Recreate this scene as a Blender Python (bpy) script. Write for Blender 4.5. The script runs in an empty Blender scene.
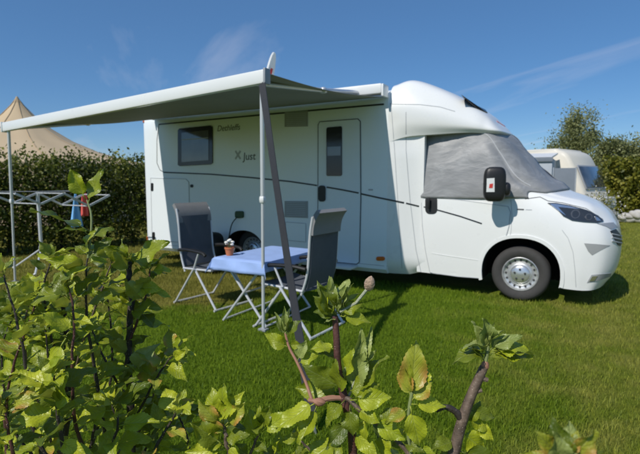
import bpy, bmesh, math, random
import numpy as np
from mathutils import Vector, Matrix, noise
from mathutils.bvhtree import BVHTree
random.seed(7); rng = np.random.default_rng(7)
S = bpy.context.scene
COL = S.collection
R = math.radians

# ------------------------------------------------------------------ camera
CAMH = 1.47; YAW = R(29.9); FPX = 465.0; PITCH = math.atan(45/FPX)
cam = bpy.data.cameras.new('camera'); camo = bpy.data.objects.new('camera', cam); COL.objects.link(camo)
camo.location = (0, 0, CAMH); camo.rotation_euler = (math.pi/2 - PITCH, 0, YAW)
cam.sensor_width = 36; cam.lens = 36*FPX/640; cam.clip_start = .02; cam.clip_end = 2000
cam.dof.use_dof = True; cam.dof.focus_distance = 1.0; cam.dof.aperture_fstop = 9.0
S.camera = camo
# ------------------------------------------------------------------ sun, sky, exposure
SUND = Vector((.22, 1.0, -1.02)).normalized()
sun = bpy.data.lights.new('sun', 'SUN'); suno = bpy.data.objects.new('sun', sun); COL.objects.link(suno)
sun.energy = 3.8; sun.angle = R(.53); sun.color = (1, .95, .87)
suno.rotation_euler = SUND.to_track_quat('-Z', 'Y').to_euler(); suno.location = (-3, -10, 12)
W = bpy.data.worlds.new('World'); S.world = W; W.use_nodes = True
wn = W.node_tree.nodes; wl = W.node_tree.links; wn.clear()
out = wn.new('ShaderNodeOutputWorld'); bg = wn.new('ShaderNodeBackground'); sky = wn.new('ShaderNodeTexSky')
sky.sky_type = 'NISHITA'; sky.sun_disc = False
sky.sun_elevation = math.asin(-SUND.z); sky.sun_rotation = math.atan2(-SUND.x, -SUND.y)
sky.altitude = 1200; sky.air_density = 1.0; sky.dust_density = .1; sky.ozone_density = 5.0
bg.inputs['Strength'].default_value = .112
tc = wn.new('ShaderNodeTexCoord'); sep = wn.new('ShaderNodeSeparateXYZ'); wl.new(tc.outputs['Generated'], sep.inputs[0])
def wmath(op, a, b=None, c=None):
    n = wn.new('ShaderNodeMath'); n.operation = op
    for i, v in enumerate((a, b, c)):
        if v is None: continue
        if hasattr(v, 'is_output'): wl.new(v, n.inputs[i])
        else: n.inputs[i].default_value = v
    return n.outputs[0]
zc = wmath('ADD', wmath('MAXIMUM', sep.outputs[2], 0.0), .06)
cmb = wn.new('ShaderNodeCombineXYZ')
wl.new(wmath('DIVIDE', sep.outputs[0], zc), cmb.inputs[0]); wl.new(wmath('DIVIDE', sep.outputs[1], zc), cmb.inputs[1])
mp = wn.new('ShaderNodeMapping'); mp.vector_type = 'TEXTURE'; wl.new(cmb.outputs[0], mp.inputs[0])
mp.inputs['Rotation'].default_value = (0, 0, R(-39)); mp.inputs['Scale'].default_value = (3.8, .75, 1); mp.inputs['Location'].default_value = (2.25, 1.5, 0)
nz = wn.new('ShaderNodeTexNoise'); nz.inputs['Scale'].default_value = 1.0; nz.inputs['Detail'].default_value = 7; nz.inputs['Roughness'].default_value = .55
nz.inputs['Distortion'].default_value = .5
wl.new(mp.outputs[0], nz.inputs['Vector'])
cr = wn.new('ShaderNodeValToRGB'); cr.color_ramp.elements[0].position = .56; cr.color_ramp.elements[1].position = .88
cr.color_ramp.elements[1].color = (.38, .38, .38, 1)
wl.new(nz.outputs[0], cr.inputs[0])
mx = wn.new('ShaderNodeMix'); mx.data_type = 'RGBA'
hsv = wn.new('ShaderNodeHueSaturation'); hsv.inputs['Saturation'].default_value = 1.22; hsv.inputs['Value'].default_value = .95
wl.new(sky.outputs[0], hsv.inputs['Color']); wl.new(cr.outputs[0], mx.inputs[0]); flat = wn.new('ShaderNodeMix'); flat.data_type = 'RGBA'; flat.inputs[0].default_value = .4; wl.new(hsv.outputs[0], flat.inputs[6]); flat.inputs[7].default_value = (1.25, 2.35, 4.3, 1)
wl.new(flat.outputs[2], mx.inputs[6]); mx.inputs[7].default_value = (7.0, 6.9, 7.6, 1)
wl.new(mx.outputs[2], bg.inputs[0]); wl.new(bg.outputs[0], out.inputs[0])
S.view_settings.view_transform = 'Standard'; S.view_settings.look = 'None'
S.view_settings.exposure = 0; S.view_settings.gamma = 1; S.view_settings.use_curve_mapping = False

# ------------------------------------------------------------------ pixel helpers (photo pixel -> direction)
FW = Vector((-math.sin(YAW)*math.cos(PITCH), math.cos(YAW)*math.cos(PITCH), -math.sin(PITCH)))
RT = Vector((math.cos(YAW), math.sin(YAW), 0)); UP = RT.cross(FW); CP = Vector((0, 0, CAMH))
def ray(x, y): return FW + RT*((x-320)/FPX) - UP*((y-227)/FPX)
def P(x, y, d): return CP + ray(x, y)*d
def iz(x, y, z=0): r = ray(x, y); return CP + r*((z-CAMH)/r.z)
def iy(x, y, Y): r = ray(x, y); return CP + r*(Y/r.y)
def ix(x, y, X): r = ray(x, y); return CP + r*(X/r.x)

# ------------------------------------------------------------------ materials
MATS = {}
class NT:
    def __init__(s, name):
        s.m = bpy.data.materials.new(name); s.m.use_nodes = True; s.t = s.m.node_tree; s.n = s.t.nodes; s.l = s.t.links
        s.b = s.n['Principled BSDF']; s.o = s.n['Material Output']; MATS[name] = s.m
    def node(s, t, **k):
        n = s.n.new(t)
        for a, v in k.items(): setattr(n, a, v)
        return n
    def put(s, sock, v):
        if hasattr(v, 'is_output'): s.l.new(v, sock)
        else: sock.default_value = v
    def math(s, op, a, b=0, c=0, clamp=False):
        n = s.node('ShaderNodeMath', operation=op, use_clamp=clamp)
        for i, v in enumerate((a, b, c)): s.put(n.inputs[i], v)
        return n.outputs[0]
    def mix(s, f, a, b):
        n = s.node('ShaderNodeMix', data_type='RGBA'); s.put(n.inputs[0], f); s.put(n.inputs[6], a); s.put(n.inputs[7], b); return n.outputs[2]
    def noise(s, scale, detail=4, vec=None, rough=.5, dist=0):
        n = s.node('ShaderNodeTexNoise'); n.inputs['Scale'].default_value = scale; n.inputs['Detail'].default_value = detail
        n.inputs['Roughness'].default_value = rough; n.inputs['Distortion'].default_value = dist
        if vec is not None: s.l.new(vec, n.inputs['Vector'])
        return n.outputs[0]
    def coord(s, k='Object'): return s.node('ShaderNodeTexCoord').outputs[k]
    def ramp(s, f, stops):
        n = s.node('ShaderNodeValToRGB'); s.put(n.inputs[0], f); e = n.color_ramp.elements
        while len(e) < len(stops): e.new(.5)
        for q, (p, c) in zip(e, stops): q.position = p; q.color = (*c, 1)
        return n.outputs[0]
    def bump(s, h, st=.2, dist=.01):
        n = s.node('ShaderNodeBump'); n.inputs['Strength'].default_value = st; n.inputs['Distance'].default_value = dist
        s.l.new(h, n.inputs['Height']); s.l.new(n.outputs[0], s.b.inputs['Normal'])
def c4(c): return (*c, 1)
def mat(name, col, rough=.5, metal=0, var=.08, scale=6, bump=0, bscale=60, coat=0, spec=.5):
    s = NT(name); v = s.coord()
    n = s.noise(scale, 5, v)
    f = s.math('MULTIPLY_ADD', n, var*2, 1-var)
    hs = s.node('ShaderNodeHueSaturation'); s.put(hs.inputs['Color'], c4(col)); s.put(hs.inputs['Value'], f)
    s.l.new(hs.outputs[0], s.b.inputs['Base Color'])
    s.b.inputs['Metallic'].default_value = metal
    s.put(s.b.inputs['Roughness'], s.math('MULTIPLY_ADD', s.noise(scale*3, 3, v), .2, rough-.1))
    s.b.inputs['Coat Weight'].default_value = coat; s.b.inputs['Specular IOR Level'].default_value = spec
    if bump: s.bump(s.noise(bscale, 4, v), bump)
    return s.m
mat('white_body', (.80, .81, .80), .3, var=.03, scale=1.5, coat=.3)
mat('white_wall', (.83, .88, .90), .38, var=.03, scale=1.2, coat=.1)
mat('white_plastic', (.72, .73, .72), .45, var=.05)
mat('seam_dark', (.10, .105, .11), .7)
mat('seam_grey', (.42, .44, .46), .6)
mat('stripe_dark', (.018, .02, .024), .35)
mat('black_plastic', (.012, .012, .013), .45, var=.2, scale=20)
mat('window_black', (.02, .021, .024), .12, var=.1)
mat('vent_grey', (.33, .34, .34), .5)
mat('door_grey', (.75, .80, .83), .4, var=.03)
mat('well_black', (.006, .006, .006), .9)
mat('tyre', (.05, .048, .046), .85, var=.15, scale=18, bump=.15, bscale=120)
mat('rim', (.62, .63, .63), .35, metal=.6, var=.12, scale=12)
mat('rim_dark', (.05, .05, .05), .6)
mat('hub', (.70, .71, .72), .28, metal=.75, var=.1)
mat('orange_lens', (.65, .14, .02), .25)
mat('red_mark', (.62, .05, .04), .4)
mat('lens_dark', (.03, .034, .04), .08, coat=1.0, var=.2)
mat('lens_ring', (.13, .14, .155), .2, metal=.5)
mat('lens_chrome', (.75, .77, .8), .12, metal=.9)
mat('cover_hem', (.46, .47, .48), .5)
mat('grey_trim', (.30, .32, .35), .45)
mat('alu', (.62, .64, .67), .36, metal=.55, var=.06)
mat('alu_leg', (.66, .68, .70), .4, metal=.3, var=.05)
mat('strap', (.024, .026, .031), .75, var=.2, scale=30, bump=.2, bscale=300)
mat('chair_dark', (.085, .095, .115), .8, var=.12, scale=10, bump=.1, bscale=400)
mat('chair_head', (.22, .22, .225), .8, var=.1, scale=10, bump=.1, bscale=400)
mat('chair_frame', (.62, .63, .65), .42, metal=.25)
mat('cloth_blue', (.31, .44, .76), .8, var=.16, scale=7, bump=.25, bscale=14)
mat('table_grey', (.25, .26, .28), .6)
mat('bag_black', (.01, .01, .011), .7, var=.3)
mat('terracotta', (.55, .17, .07), .7)
mat('petal', (.8, .78, .72), .6)
mat('blue_cloth', (.20, .50, .90), .75, bump=.3, bscale=12)
mat('red_cloth', (.80, .12, .10), .75, bump=.3, bscale=12)
mat('wire_grey', (.35, .36, .36), .5)
mat('tent', (.55, .42, .26), .85, var=.1, scale=.9, bump=.15, bscale=3)
mat('tent_seam', (.42, .32, .20), .85)
mat('caravan', (.70, .66, .57), .45, var=.05)
mat('caravan_awning', (.42, .46, .50), .7)
mat('awning_dark', (.17, .20, .24), .7)
mat('stone', (.48, .46, .43), .85, var=.35, scale=5, bump=.4, bscale=9)
mat('cable', (.02, .03, .02), .5)
mat('socket_green', (.03, .07, .03), .5)
def bark(name, a, b, lent=True):
    s = NT(name); v = s.coord()
    col = s.ramp(s.noise(55, 6, v, .6), [(.3, a), (.72, b)])
    if lent:
        vo = s.node('ShaderNodeTexVoronoi'); vo.inputs['Scale'].default_value = 170; s.l.new(v, vo.inputs['Vector'])
        spot = s.math('LESS_THAN', vo.outputs['Distance'], .16)
        col = s.mix(s.math('MULTIPLY', spot, .6), col, (.42, .34, .28, 1))
    s.l.new(col, s.b.inputs['Base Color']); s.b.inputs['Roughness'].default_value = .62
    s.bump(s.noise(160, 5, v), .5, .003)
bark('bark_red', (.05, .018, .014), (.13, .05, .04))
bark('bark_brown', (.055, .038, .026), (.20, .14, .10))
bark('bark_dark', (.018, .014, .011), (.06, .045, .035))
bark('bark_grey', (.06, .05, .04), (.16, .13, .10), False)
mat('shoot_green', (.22, .26, .10), .6, var=.15, scale=40)
mat('shoot_pink', (.34, .17, .11), .6, var=.2, scale=60)
mat('bud_pink', (.42, .30, .21), .85, var=.3, scale=90, bump=.6, bscale=260)
mat('woolly', (.36, .38, .27), .9, var=.25, scale=120, bump=.5, bscale=300)

# awning fabric: pale grey, lets some sun through
s = NT('awning_fabric'); v = s.coord()
s.l.new(s.mix(s.noise(3, 4, v), (.22, .24, .23, 1), (.29, .31, .30, 1)), s.b.inputs['Base Color']); s.b.inputs['Roughness'].default_value = .75
tr = s.node('ShaderNodeBsdfTranslucent'); tr.inputs[0].default_value = (.30, .31, .26, 1)
ms = s.node('ShaderNodeMixShader'); ms.inputs[0].default_value = .06
s.l.new(s.b.outputs[0], ms.inputs[1]); s.l.new(tr.outputs[0], ms.inputs[2]); s.l.new(ms.outputs[0], s.o.inputs[0])

# window pane: dark tinted glass
s = NT('pane'); v = s.coord()
s.l.new(s.ramp(s.noise(2.2, 2, v), [(.3, (.035, .04, .045)), (.7, (.12, .13, .14))]), s.b.inputs['Base Color'])
s.b.inputs['Roughness'].default_value = .08; s.b.inputs['Coat Weight'].default_value = 1

# silver-grey plastic cover with creases
s = NT('cover'); v = s.coord()
mpn = s.node('ShaderNodeMapping'); s.l.new(v, mpn.inputs[0]); mpn.inputs['Scale'].default_value = (1, 1, 2.2); mpn.inputs['Rotation'].default_value = (0, R(28), 0)
n1 = s.noise(1.7, 5, mpn.outputs[0], .5, .5)
cre = s.math('SUBTRACT', 1.0, s.math('MULTIPLY', s.math('ABSOLUTE', s.math('SUBTRACT', n1, .52)), 30, clamp=True), clamp=True)
n2 = s.noise(7, 4, mpn.outputs[0], .5, .3)
s.l.new(s.mix(s.math('MULTIPLY', s.math('MULTIPLY', cre, n2), .3), s.mix(s.noise(2, 3, v), (.20, .207, .215, 1), (.285, .292, .30, 1)), (.55, .56, .57, 1)), s.b.inputs['Base Color'])
s.b.inputs['Roughness'].default_value = .5; s.b.inputs['Specular IOR Level'].default_value = .5
s.bump(s.math('ADD', n1, s.math('MULTIPLY', n2, .12)), .5, .05)

# grass: lush dark in the middle, olive to the right, dry in front of the motorhome
def grass_mat(name, blade):
    s = NT(name); g = s.node('ShaderNodeNewGeometry'); pos = g.outputs['Position']
    sp = s.node('ShaderNodeSeparateXYZ'); s.l.new(pos, sp.inputs[0]); X, Y = sp.outputs[0], sp.outputs[1]
    nb = s.noise(.55, 4, pos); nm = s.noise(2.6, 5, pos, .6); nf = s.noise(26, 3, pos); nm = s.math('MULTIPLY_ADD', nm, 2.0, -.5, clamp=True)
    # signed distance-like to the lush boundary
    f = s.math('ADD', X, s.math('MULTIPLY', Y, .21)); f = s.math('ADD', f, -.45)
    f = s.math('ADD', f, s.math('MULTIPLY', s.math('SUBTRACT', nm, .5), 1.5))
    dry = s.math('MULTIPLY_ADD', f, .62, .42, clamp=True)
    far = s.math('MULTIPLY_ADD', Y, .25, -1.9, clamp=True)
    dry = s.math('MAXIMUM', dry, s.math('MULTIPLY', far, .8))
    lush = s.mix(nm, (.105, .175, .008, 1), (.165, .25, .014, 1))
    oliv = s.mix(nm, (.165, .21, .016, 1), (.29, .285, .06, 1))
    col = s.mix(dry, lush, oliv)
    # dry, trampled strip
    w = s.math('ADD', s.math('MULTIPLY', X, -.55), Y)
    w = s.math('ADD', w, -6.05)
    w = s.math('ADD', w, s.math('MULTIPLY', s.math('SUBTRACT', nm, .5), 1.0))
    b1 = s.math('MULTIPLY_ADD', w, 2.6, .5, clamp=True)
    b2 = s.math('SUBTRACT', 1.0, s.math('MULTIPLY_ADD', s.math('ADD', X, 3.55), 1.6, .5, clamp=True))
    b = s.math('MULTIPLY', s.math('MULTIPLY', b1, b2), .7)
    col = s.mix(b, col, s.mix(nm, (.20, .18, .03, 1), (.34, .27, .08, 1)))
    hs = s.node('ShaderNodeHueSaturation'); s.l.new(col, hs.inputs['Color'])
    if blade:
        at = s.node('ShaderNodeAttribute', attribute_name='rnd')
        s.put(hs.inputs['Value'], s.math('MULTIPLY_ADD', at.outputs['Fac'], .9, .62))
        s.put(hs.inputs['Hue'], s.math('MULTIPLY_ADD', at.outputs['Fac'], -.03, .515))
        s.l.new(hs.outputs[0], s.b.inputs['Base Color']); s.b.inputs['Roughness'].default_value = .6
        s.b.inputs['Specular IOR Level'].default_value = .25
        tr = s.node('ShaderNodeBsdfTranslucent'); s.l.new(hs.outputs[0], tr.inputs[0])
        ms = s.node('ShaderNodeMixShader'); ms.inputs[0].default_value = .3
        s.l.new(s.b.outputs[0], ms.inputs[1]); s.l.new(tr.outputs[0], ms.inputs[2]); s.l.new(ms.outputs[0], s.o.inputs[0])
    else:
        s.put(hs.inputs['Value'], s.math('MULTIPLY_ADD', nf, .8, .45))
        s.l.new(hs.outputs[0], s.b.inputs['Base Color']); s.b.inputs['Roughness'].default_value = .95
        s.b.inputs['Specular IOR Level'].default_value = .1
        s.bump(s.noise(60, 5, pos, .7), .8, .03)
grass_mat('ground', False); grass_mat('grass', True)

def foliage_mat(name, a, b, c, trans=.3):
    s = NT(name); at = s.node('ShaderNodeAttribute', attribute_name='rnd')
    col = s.ramp(at.outputs['Fac'], [(0, a), (.55, b), (1, c)])
    s.l.new(col, s.b.inputs['Base Color']); s.b.inputs['Roughness'].default_value = .5; s.b.inputs['Specular IOR Level'].default_value = .35
    tr = s.node('ShaderNodeBsdfTranslucent'); s.l.new(col, tr.inputs[0])
    ms = s.node('ShaderNodeMixShader'); ms.inputs[0].default_value = trans
    s.l.new(s.b.outputs[0], ms.inputs[1]); s.l.new(tr.outputs[0], ms.inputs[2]); s.l.new(ms.outputs[0], s.o.inputs[0])
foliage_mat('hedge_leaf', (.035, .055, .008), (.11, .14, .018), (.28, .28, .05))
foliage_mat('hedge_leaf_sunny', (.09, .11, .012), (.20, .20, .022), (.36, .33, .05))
foliage_mat('tree_leaf', (.13, .15, .05), (.24, .26, .10), (.36, .37, .16))
foliage_mat('blossom', (.6, .58, .5), (.7, .68, .62), (.8, .78, .75), .3)

# apple leaf with veins (uv: x across, y along)
def leaf_mat(name, dark, light, edge=None, trans=.24):
    s = NT(name); uv = s.node('ShaderNodeUVMap').outputs[0]; sp = s.node('ShaderNodeSeparateXYZ'); s.l.new(uv, sp.inputs[0])
    U = s.math('ABSOLUTE', s.math('SUBTRACT', sp.outputs[0], .5)); V = sp.outputs[1]
    oi = s.node('ShaderNodeObjectInfo').outputs['Random']
    ob = s.coord()
    n = s.noise(38, 4, ob)
    col = s.mix(s.math('ADD', s.math('MULTIPLY', oi, .8), s.math('MULTIPLY_ADD', n, .5, -.2), clamp=True), c4(dark), c4(light))
    ph = s.math('SUBTRACT', s.math('MULTIPLY', V, 6.5), s.math('MULTIPLY', U, 6.0))
    fr = s.math('ABSOLUTE', s.math('SUBTRACT', s.math('FRACT', ph), .5))
    vein = s.math('SUBTRACT', 1.0, s.math('MULTIPLY', fr, 9.0), clamp=True)
    vein = s.math('MULTIPLY', vein, s.math('SUBTRACT', 1.0, s.math('MULTIPLY', U, 2.0), clamp=True))
    mid = s.math('SUBTRACT', 1.0, s.math('MULTIPLY', U, 24.0), clamp=True)
    vv = s.math('MAXIMUM', vein, mid)
    col = s.mix(s.math('MULTIPLY', vv, .24), col, (.34, .40, .13, 1))
    if edge:
        e = s.math('MULTIPLY_ADD', U, 3.4, -.75); e = s.math('ADD', e, s.math('MULTIPLY_ADD', n, 1.6, -.8))
        e = s.math('MULTIPLY', s.math('MULTIPLY', e, 1.0, clamp=True), .85)
        col = s.mix(e, col, c4(edge))
    back = s.node('ShaderNodeNewGeometry').outputs['Backfacing']
    col = s.mix(s.math('MULTIPLY', back, .45), col, (.33, .36, .13, 1))
    s.l.new(col, s.b.inputs['Base Color']); s.b.inputs['Roughness'].default_value = .38
    s.b.inputs['Specular IOR Level'].default_value = .45
    cell = s.noise(170, 3, ob)
    s.bump(s.math('ADD', s.math('MULTIPLY', vv, -.45), s.math('MULTIPLY', cell, .9)), .8, .002)
    tr = s.node('ShaderNodeBsdfTranslucent')
    s.l.new(s.mix(.5, col, (.50, .54, .02, 1)), tr.inputs[0])
    ms = s.node('ShaderNodeMixShader'); ms.inputs[0].default_value = trans
    s.l.new(s.b.outputs[0], ms.inputs[1]); s.l.new(tr.outputs[0], ms.inputs[2]); s.l.new(ms.outputs[0], s.o.inputs[0])
leaf_mat('leaf', (.06, .10, .010), (.42, .47, .02))
leaf_mat('leaf_fresh', (.27, .34, .016), (.52, .54, .03))
leaf_mat('leaf_edge', (.27, .30, .025), (.44, .45, .05), (.50, .24, .06))
leaf_mat('leaf_pale', (.21, .27, .06), (.38, .43, .13))

# ------------------------------------------------------------------ mesh helpers
def link(o, parent=None):
    COL.objects.link(o)
    if parent is not None:
        o.parent = parent
        if parent.type == 'EMPTY': o.location = tuple(-a for a in parent.location) if not parent.get('_local') else (0, 0, 0)
    return o
def tag(o, label, cat, group=None, kind=None):
    o['label'] = label; o['category'] = cat
    if group: o['group'] = group
    if kind: o['kind'] = kind
    return o
def empty(name, loc, label, cat, group=None, local=False):
    o = bpy.data.objects.new(name, None); o.location = loc; o.empty_display_size = .1; COL.objects.link(o)
    tag(o, label, cat, group)
    if local: o['_local'] = 1
    return o
def mk(name, V, Fc, m, parent=None, smooth=True, bevel=0):
    me = bpy.data.meshes.new(name); me.from_pydata([tuple(v) for v in V], [], [tuple(f) for f in Fc])
    me.update()
    bm = bmesh.new(); bm.from_mesh(me); bmesh.ops.recalc_face_normals(bm, faces=bm.faces)
    if bevel: bmesh.ops.bevel(bm, geom=list(bm.edges), offset=bevel, segments=2, affect='EDGES', profile=.6, clamp_overlap=True)
    for f in bm.faces: f.smooth = smooth
    bm.to_mesh(me); bm.free()
    if m: me.materials.append(MATS[m])
    if smooth: me.set_sharp_from_angle(angle=R(38))
    o = bpy.data.objects.new(name, me); return link(o, parent)
def box(name, c, d, m, parent=None, bevel=.006, rot=None):
    x, y, z = (q/2 for q in d)
    V = [Vector((sx*x, sy*y, sz*z)) for sx in (-1, 1) for sy in (-1, 1) for sz in (-1, 1)]
    if rot is not None: V = [rot @ v for v in V]
    V = [v + Vector(c) for v in V]
    F_ = [(0, 1, 3, 2), (4, 6, 7, 5), (0, 4, 5, 1), (2, 3, 7, 6), (0, 2, 6, 4), (1, 5, 7, 3)]
    return mk(name, V, F_, m, parent, True, bevel)
def bar(name, a, b, w, h, m, parent=None, bevel=.004, up=(0, 0, 1)):
    a, b = Vector(a), Vector(b); t = (b-a).normalized(); s_ = t.cross(Vector(up)).normalized(); u = s_.cross(t)
    V = [p + s_*(sx*w/2) + u*(sy*h/2) for p in (a, b) for sx, sy in ((-1, -1), (1, -1), (1, 1), (-1, 1))]
    F_ = [(0, 3, 2, 1), (4, 5, 6, 7)] + [(i, (i+1) % 4, 4+(i+1) % 4, 4+i) for i in range(4)]
    return mk(name, V, F_, m, parent, True, bevel)
def tube_vf(pts, rad, n=8, cap=True):
    pts = [Vector(p) for p in pts]; k = len(pts)
    rad = rad if isinstance(rad, (list, tuple)) else [rad]*k
    V, F_ = [], []; ref = None
    for i, p in enumerate(pts):
        t = (pts[min(i+1, k-1)] - pts[max(i-1, 0)]).normalized()
        if ref is None: ref = t.orthogonal().normalized()
        ref = (ref - t*ref.dot(t)).normalized(); s_ = t.cross(ref)
        for j in range(n):
            a = 2*math.pi*j/n; V.append(p + (ref*math.cos(a) + s_*math.sin(a))*rad[i])
    for i in range(k-1):
        for j in range(n): F_.append((i*n+j, i*n+(j+1) % n, (i+1)*n+(j+1) % n, (i+1)*n+j))
    if cap: F_ += [tuple(range(n))[::-1], tuple((k-1)*n+j for j in range(n))]
    return V, F_
def tube(name, pts, rad, m, parent=None, n=8): V, F_ = tube_vf(pts, rad, n); return mk(name, V, F_, m, parent)
def join_vf(*parts):
    V, F_ = [], []
    for v, f in parts:
        o = len(V); V += list(v); F_ += [tuple(i+o for i in q) for q in f]
    return V, F_
def cr1(p0, p1, p2, p3, t):
    return .5*((2*p1) + (-p0+p2)*t + (2*p0-5*p1+4*p2-p3)*t*t + (-p0+3*p1-3*p2+p3)*t**3)
def crpath(pts, k=6):
    A = [np.array(p, float) for p in pts]; A = [2*A[0]-A[1]] + A + [2*A[-1]-A[-2]]; o = []
    for i in range(1, len(A)-2):
        for j in range(k): o.append(cr1(A[i-1], A[i], A[i+1], A[i+2], j/k))
    o.append(A[-2]); return [Vector(q) for q in o]
def crgrid(G, ku, kv):
    G = np.array(G, float)
    rows = np.array([[np.array(q) for q in crpath(r, kv)] for r in G])
    cols = np.array([[np.array(q) for q in crpath(rows[:, j], ku)] for j in range(rows.shape[1])])
    return cols.transpose(1, 0, 2)
def lathe_y(prof, cx, cy, cz, n=40):
    """profile of (radius, y offset) spun about an axis along y"""
    V, F_ = [], []
    for r, y in prof:
        for j in range(n):
            a = 2*math.pi*j/n; V.append(Vector((cx+r*math.cos(a), cy+y, cz+r*math.sin(a))))
    for i in range(len(prof)-1):
        for j in range(n): F_.append((i*n+j, i*n+(j+1) % n, (i+1)*n+(j+1) % n, (i+1)*n+j))
    return V, F_
def bvh(o):
    d = [o.matrix_world @ v.co if False else v.co.copy() for v in o.data.vertices]
    return BVHTree.FromPolygons(d, [tuple(p.vertices) for p in o.data.polygons])
def boolean(o, cutters):
    for c in cutters:
        md = o.modifiers.new('b', 'BOOLEAN'); md.object = c; md.operation = 'DIFFERENCE'; md.solver = 'EXACT'; md.material_mode = 'TRANSFER'
    dg = bpy.context.evaluated_depsgraph_get(); dg.update()
    me = bpy.data.meshes.new_from_object(o.evaluated_get(dg)); o.modifiers.clear(); old = o.data; o.data = me
    me.set_sharp_from_angle(angle=R(35)); bpy.data.meshes.remove(old)
    for c in cutters: bpy.data.objects.remove(c)
def hit(bl, o, d):
    best = None
    for b in bl:
        h = b.ray_cast(o, d)
        if h[0] is not None and (best is None or h[3] < best[3]): best = h
    if best is None: return None
    n = best[1]
    if n.dot(d) > 0: n = -n
    return best[0], n
def pixpatch(name, poly, bl, off, m, parent, step=4, thick=.006, lift=None):
    """outline seen in the photo, laid on the surface it belongs to, with real thickness"""
    bm = bmesh.new(); bm.faces.new([bm.verts.new((x, y, 0)) for x, y in poly])
    xs = [p[0] for p in poly]; ys = [p[1] for p in poly]
    for ax, lo, hi in ((0, min(xs), max(xs)), (1, min(ys), max(ys))):
        q = lo + step
        while q < hi - step*.3:
            co = (q, 0, 0) if ax == 0 else (0, q, 0); no = (1, 0, 0) if ax == 0 else (0, 1, 0)
            bmesh.ops.bisect_plane(bm, geom=bm.verts[:]+bm.edges[:]+bm.faces[:], plane_co=co, plane_no=no, dist=1e-4); q += step
    bmesh.ops.triangulate(bm, faces=bm.faces[:])
    bm.verts.ensure_lookup_table(); nv = len(bm.verts); V = []; N = []; last = None
    for v in bm.verts:
        h = hit(bl, CP, ray(v.co.x, v.co.y).normalized())
        if h is None: h = last
        if h is None: h = (iy(v.co.x, v.co.y, 6.1), Vector((0, -1, 0)))
        last = h; V.append(h[0]); N.append(h[1])
    top = [p + n*(off + (lift(b.co.x, b.co.y) if lift else 0)) for p, n, b in zip(V, N, bm.verts)]; bot = [p - n*thick for p, n in zip(V, N)]
    F_ = [tuple(v.index for v in f.verts) for f in bm.faces]; F_ += [tuple(i+nv for i in f[::-1]) for f in F_]
    for e in bm.edges:
        if len(e.link_faces) == 1: a, b = e.verts[0].index, e.verts[1].index; F_.append((a, b, b+nv, a+nv))
    bm.free()
    return mk(name, top+bot, F_, m, parent)
def pixline(name, pts, bl, w, m, parent, off=.003, closed=False):
    pts = list(pts) + ([pts[0]] if closed else [])
    S_ = []
    for a, b in zip(pts, pts[1:]):
        k = max(1, int(math.hypot(b[0]-a[0], b[1]-a[1])/3))
        for i in range(k): t = i/k; S_.append((a[0]+(b[0]-a[0])*t, a[1]+(b[1]-a[1])*t))
    S_.append(pts[-1]); H = [h for h in (hit(bl, CP, ray(*q).normalized()) for q in S_) if h]
    V, F_ = [], []; k = len(H)
    for i, (p, n) in enumerate(H):
        t = (H[min(i+1, k-1)][0] - H[max(i-1, 0)][0]).normalized(); s_ = n.cross(t).normalized()
        V += [p + s_*w/2 + n*off, p - s_*w/2 + n*off, p - s_*w/2 - n*.004, p + s_*w/2 - n*.004]
    for i in range(k-1):
        for j in range(4): F_.append((i*4+j, i*4+(j+1) % 4, i*4+4+(j+1) % 4, i*4+4+j))
    F_ += [(3, 2, 1, 0), (k*4-4, k*4-3, k*4-2, k*4-1)]
    return mk(name, V, F_, m, parent)
def rbox_px(x0, y0, x1, y1, r=3, n=4):
    P_ = []
    for cx, cy, a0 in ((x1-r, y0+r, -90), (x1-r, y1-r, 0), (x0+r, y1-r, 90), (x0+r, y0+r, 180)):
        for i in range(n+1): a = R(a0 + 90*i/n); P_.append((cx + r*math.cos(a), cy + r*math.sin(a)))
    return P_
def text_mesh(name, s_, size, loc, m, parent, shear=0, yaw=0):
    cu = bpy.data.curves.new('t', 'FONT'); cu.body = s_; cu.size = size; cu.extrude = .0012; cu.shear = shear
    ob = bpy.data.objects.new('t', cu); COL.objects.link(ob); dg = bpy.context.evaluated_depsgraph_get()
    me = bpy.data.meshes.new_from_object(ob.evaluated_get(dg)); bpy.data.objects.remove(ob)
    M = Matrix.Translation(Vector(loc)) @ Matrix.Rotation(yaw, 4, 'Z') @ Matrix.Rotation(math.pi/2, 4, 'X'); me.transform(M); me.name = name
    me.materials.clear(); me.materials.append(MATS[m]); return link(bpy.data.objects.new(name, me), parent)

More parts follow.
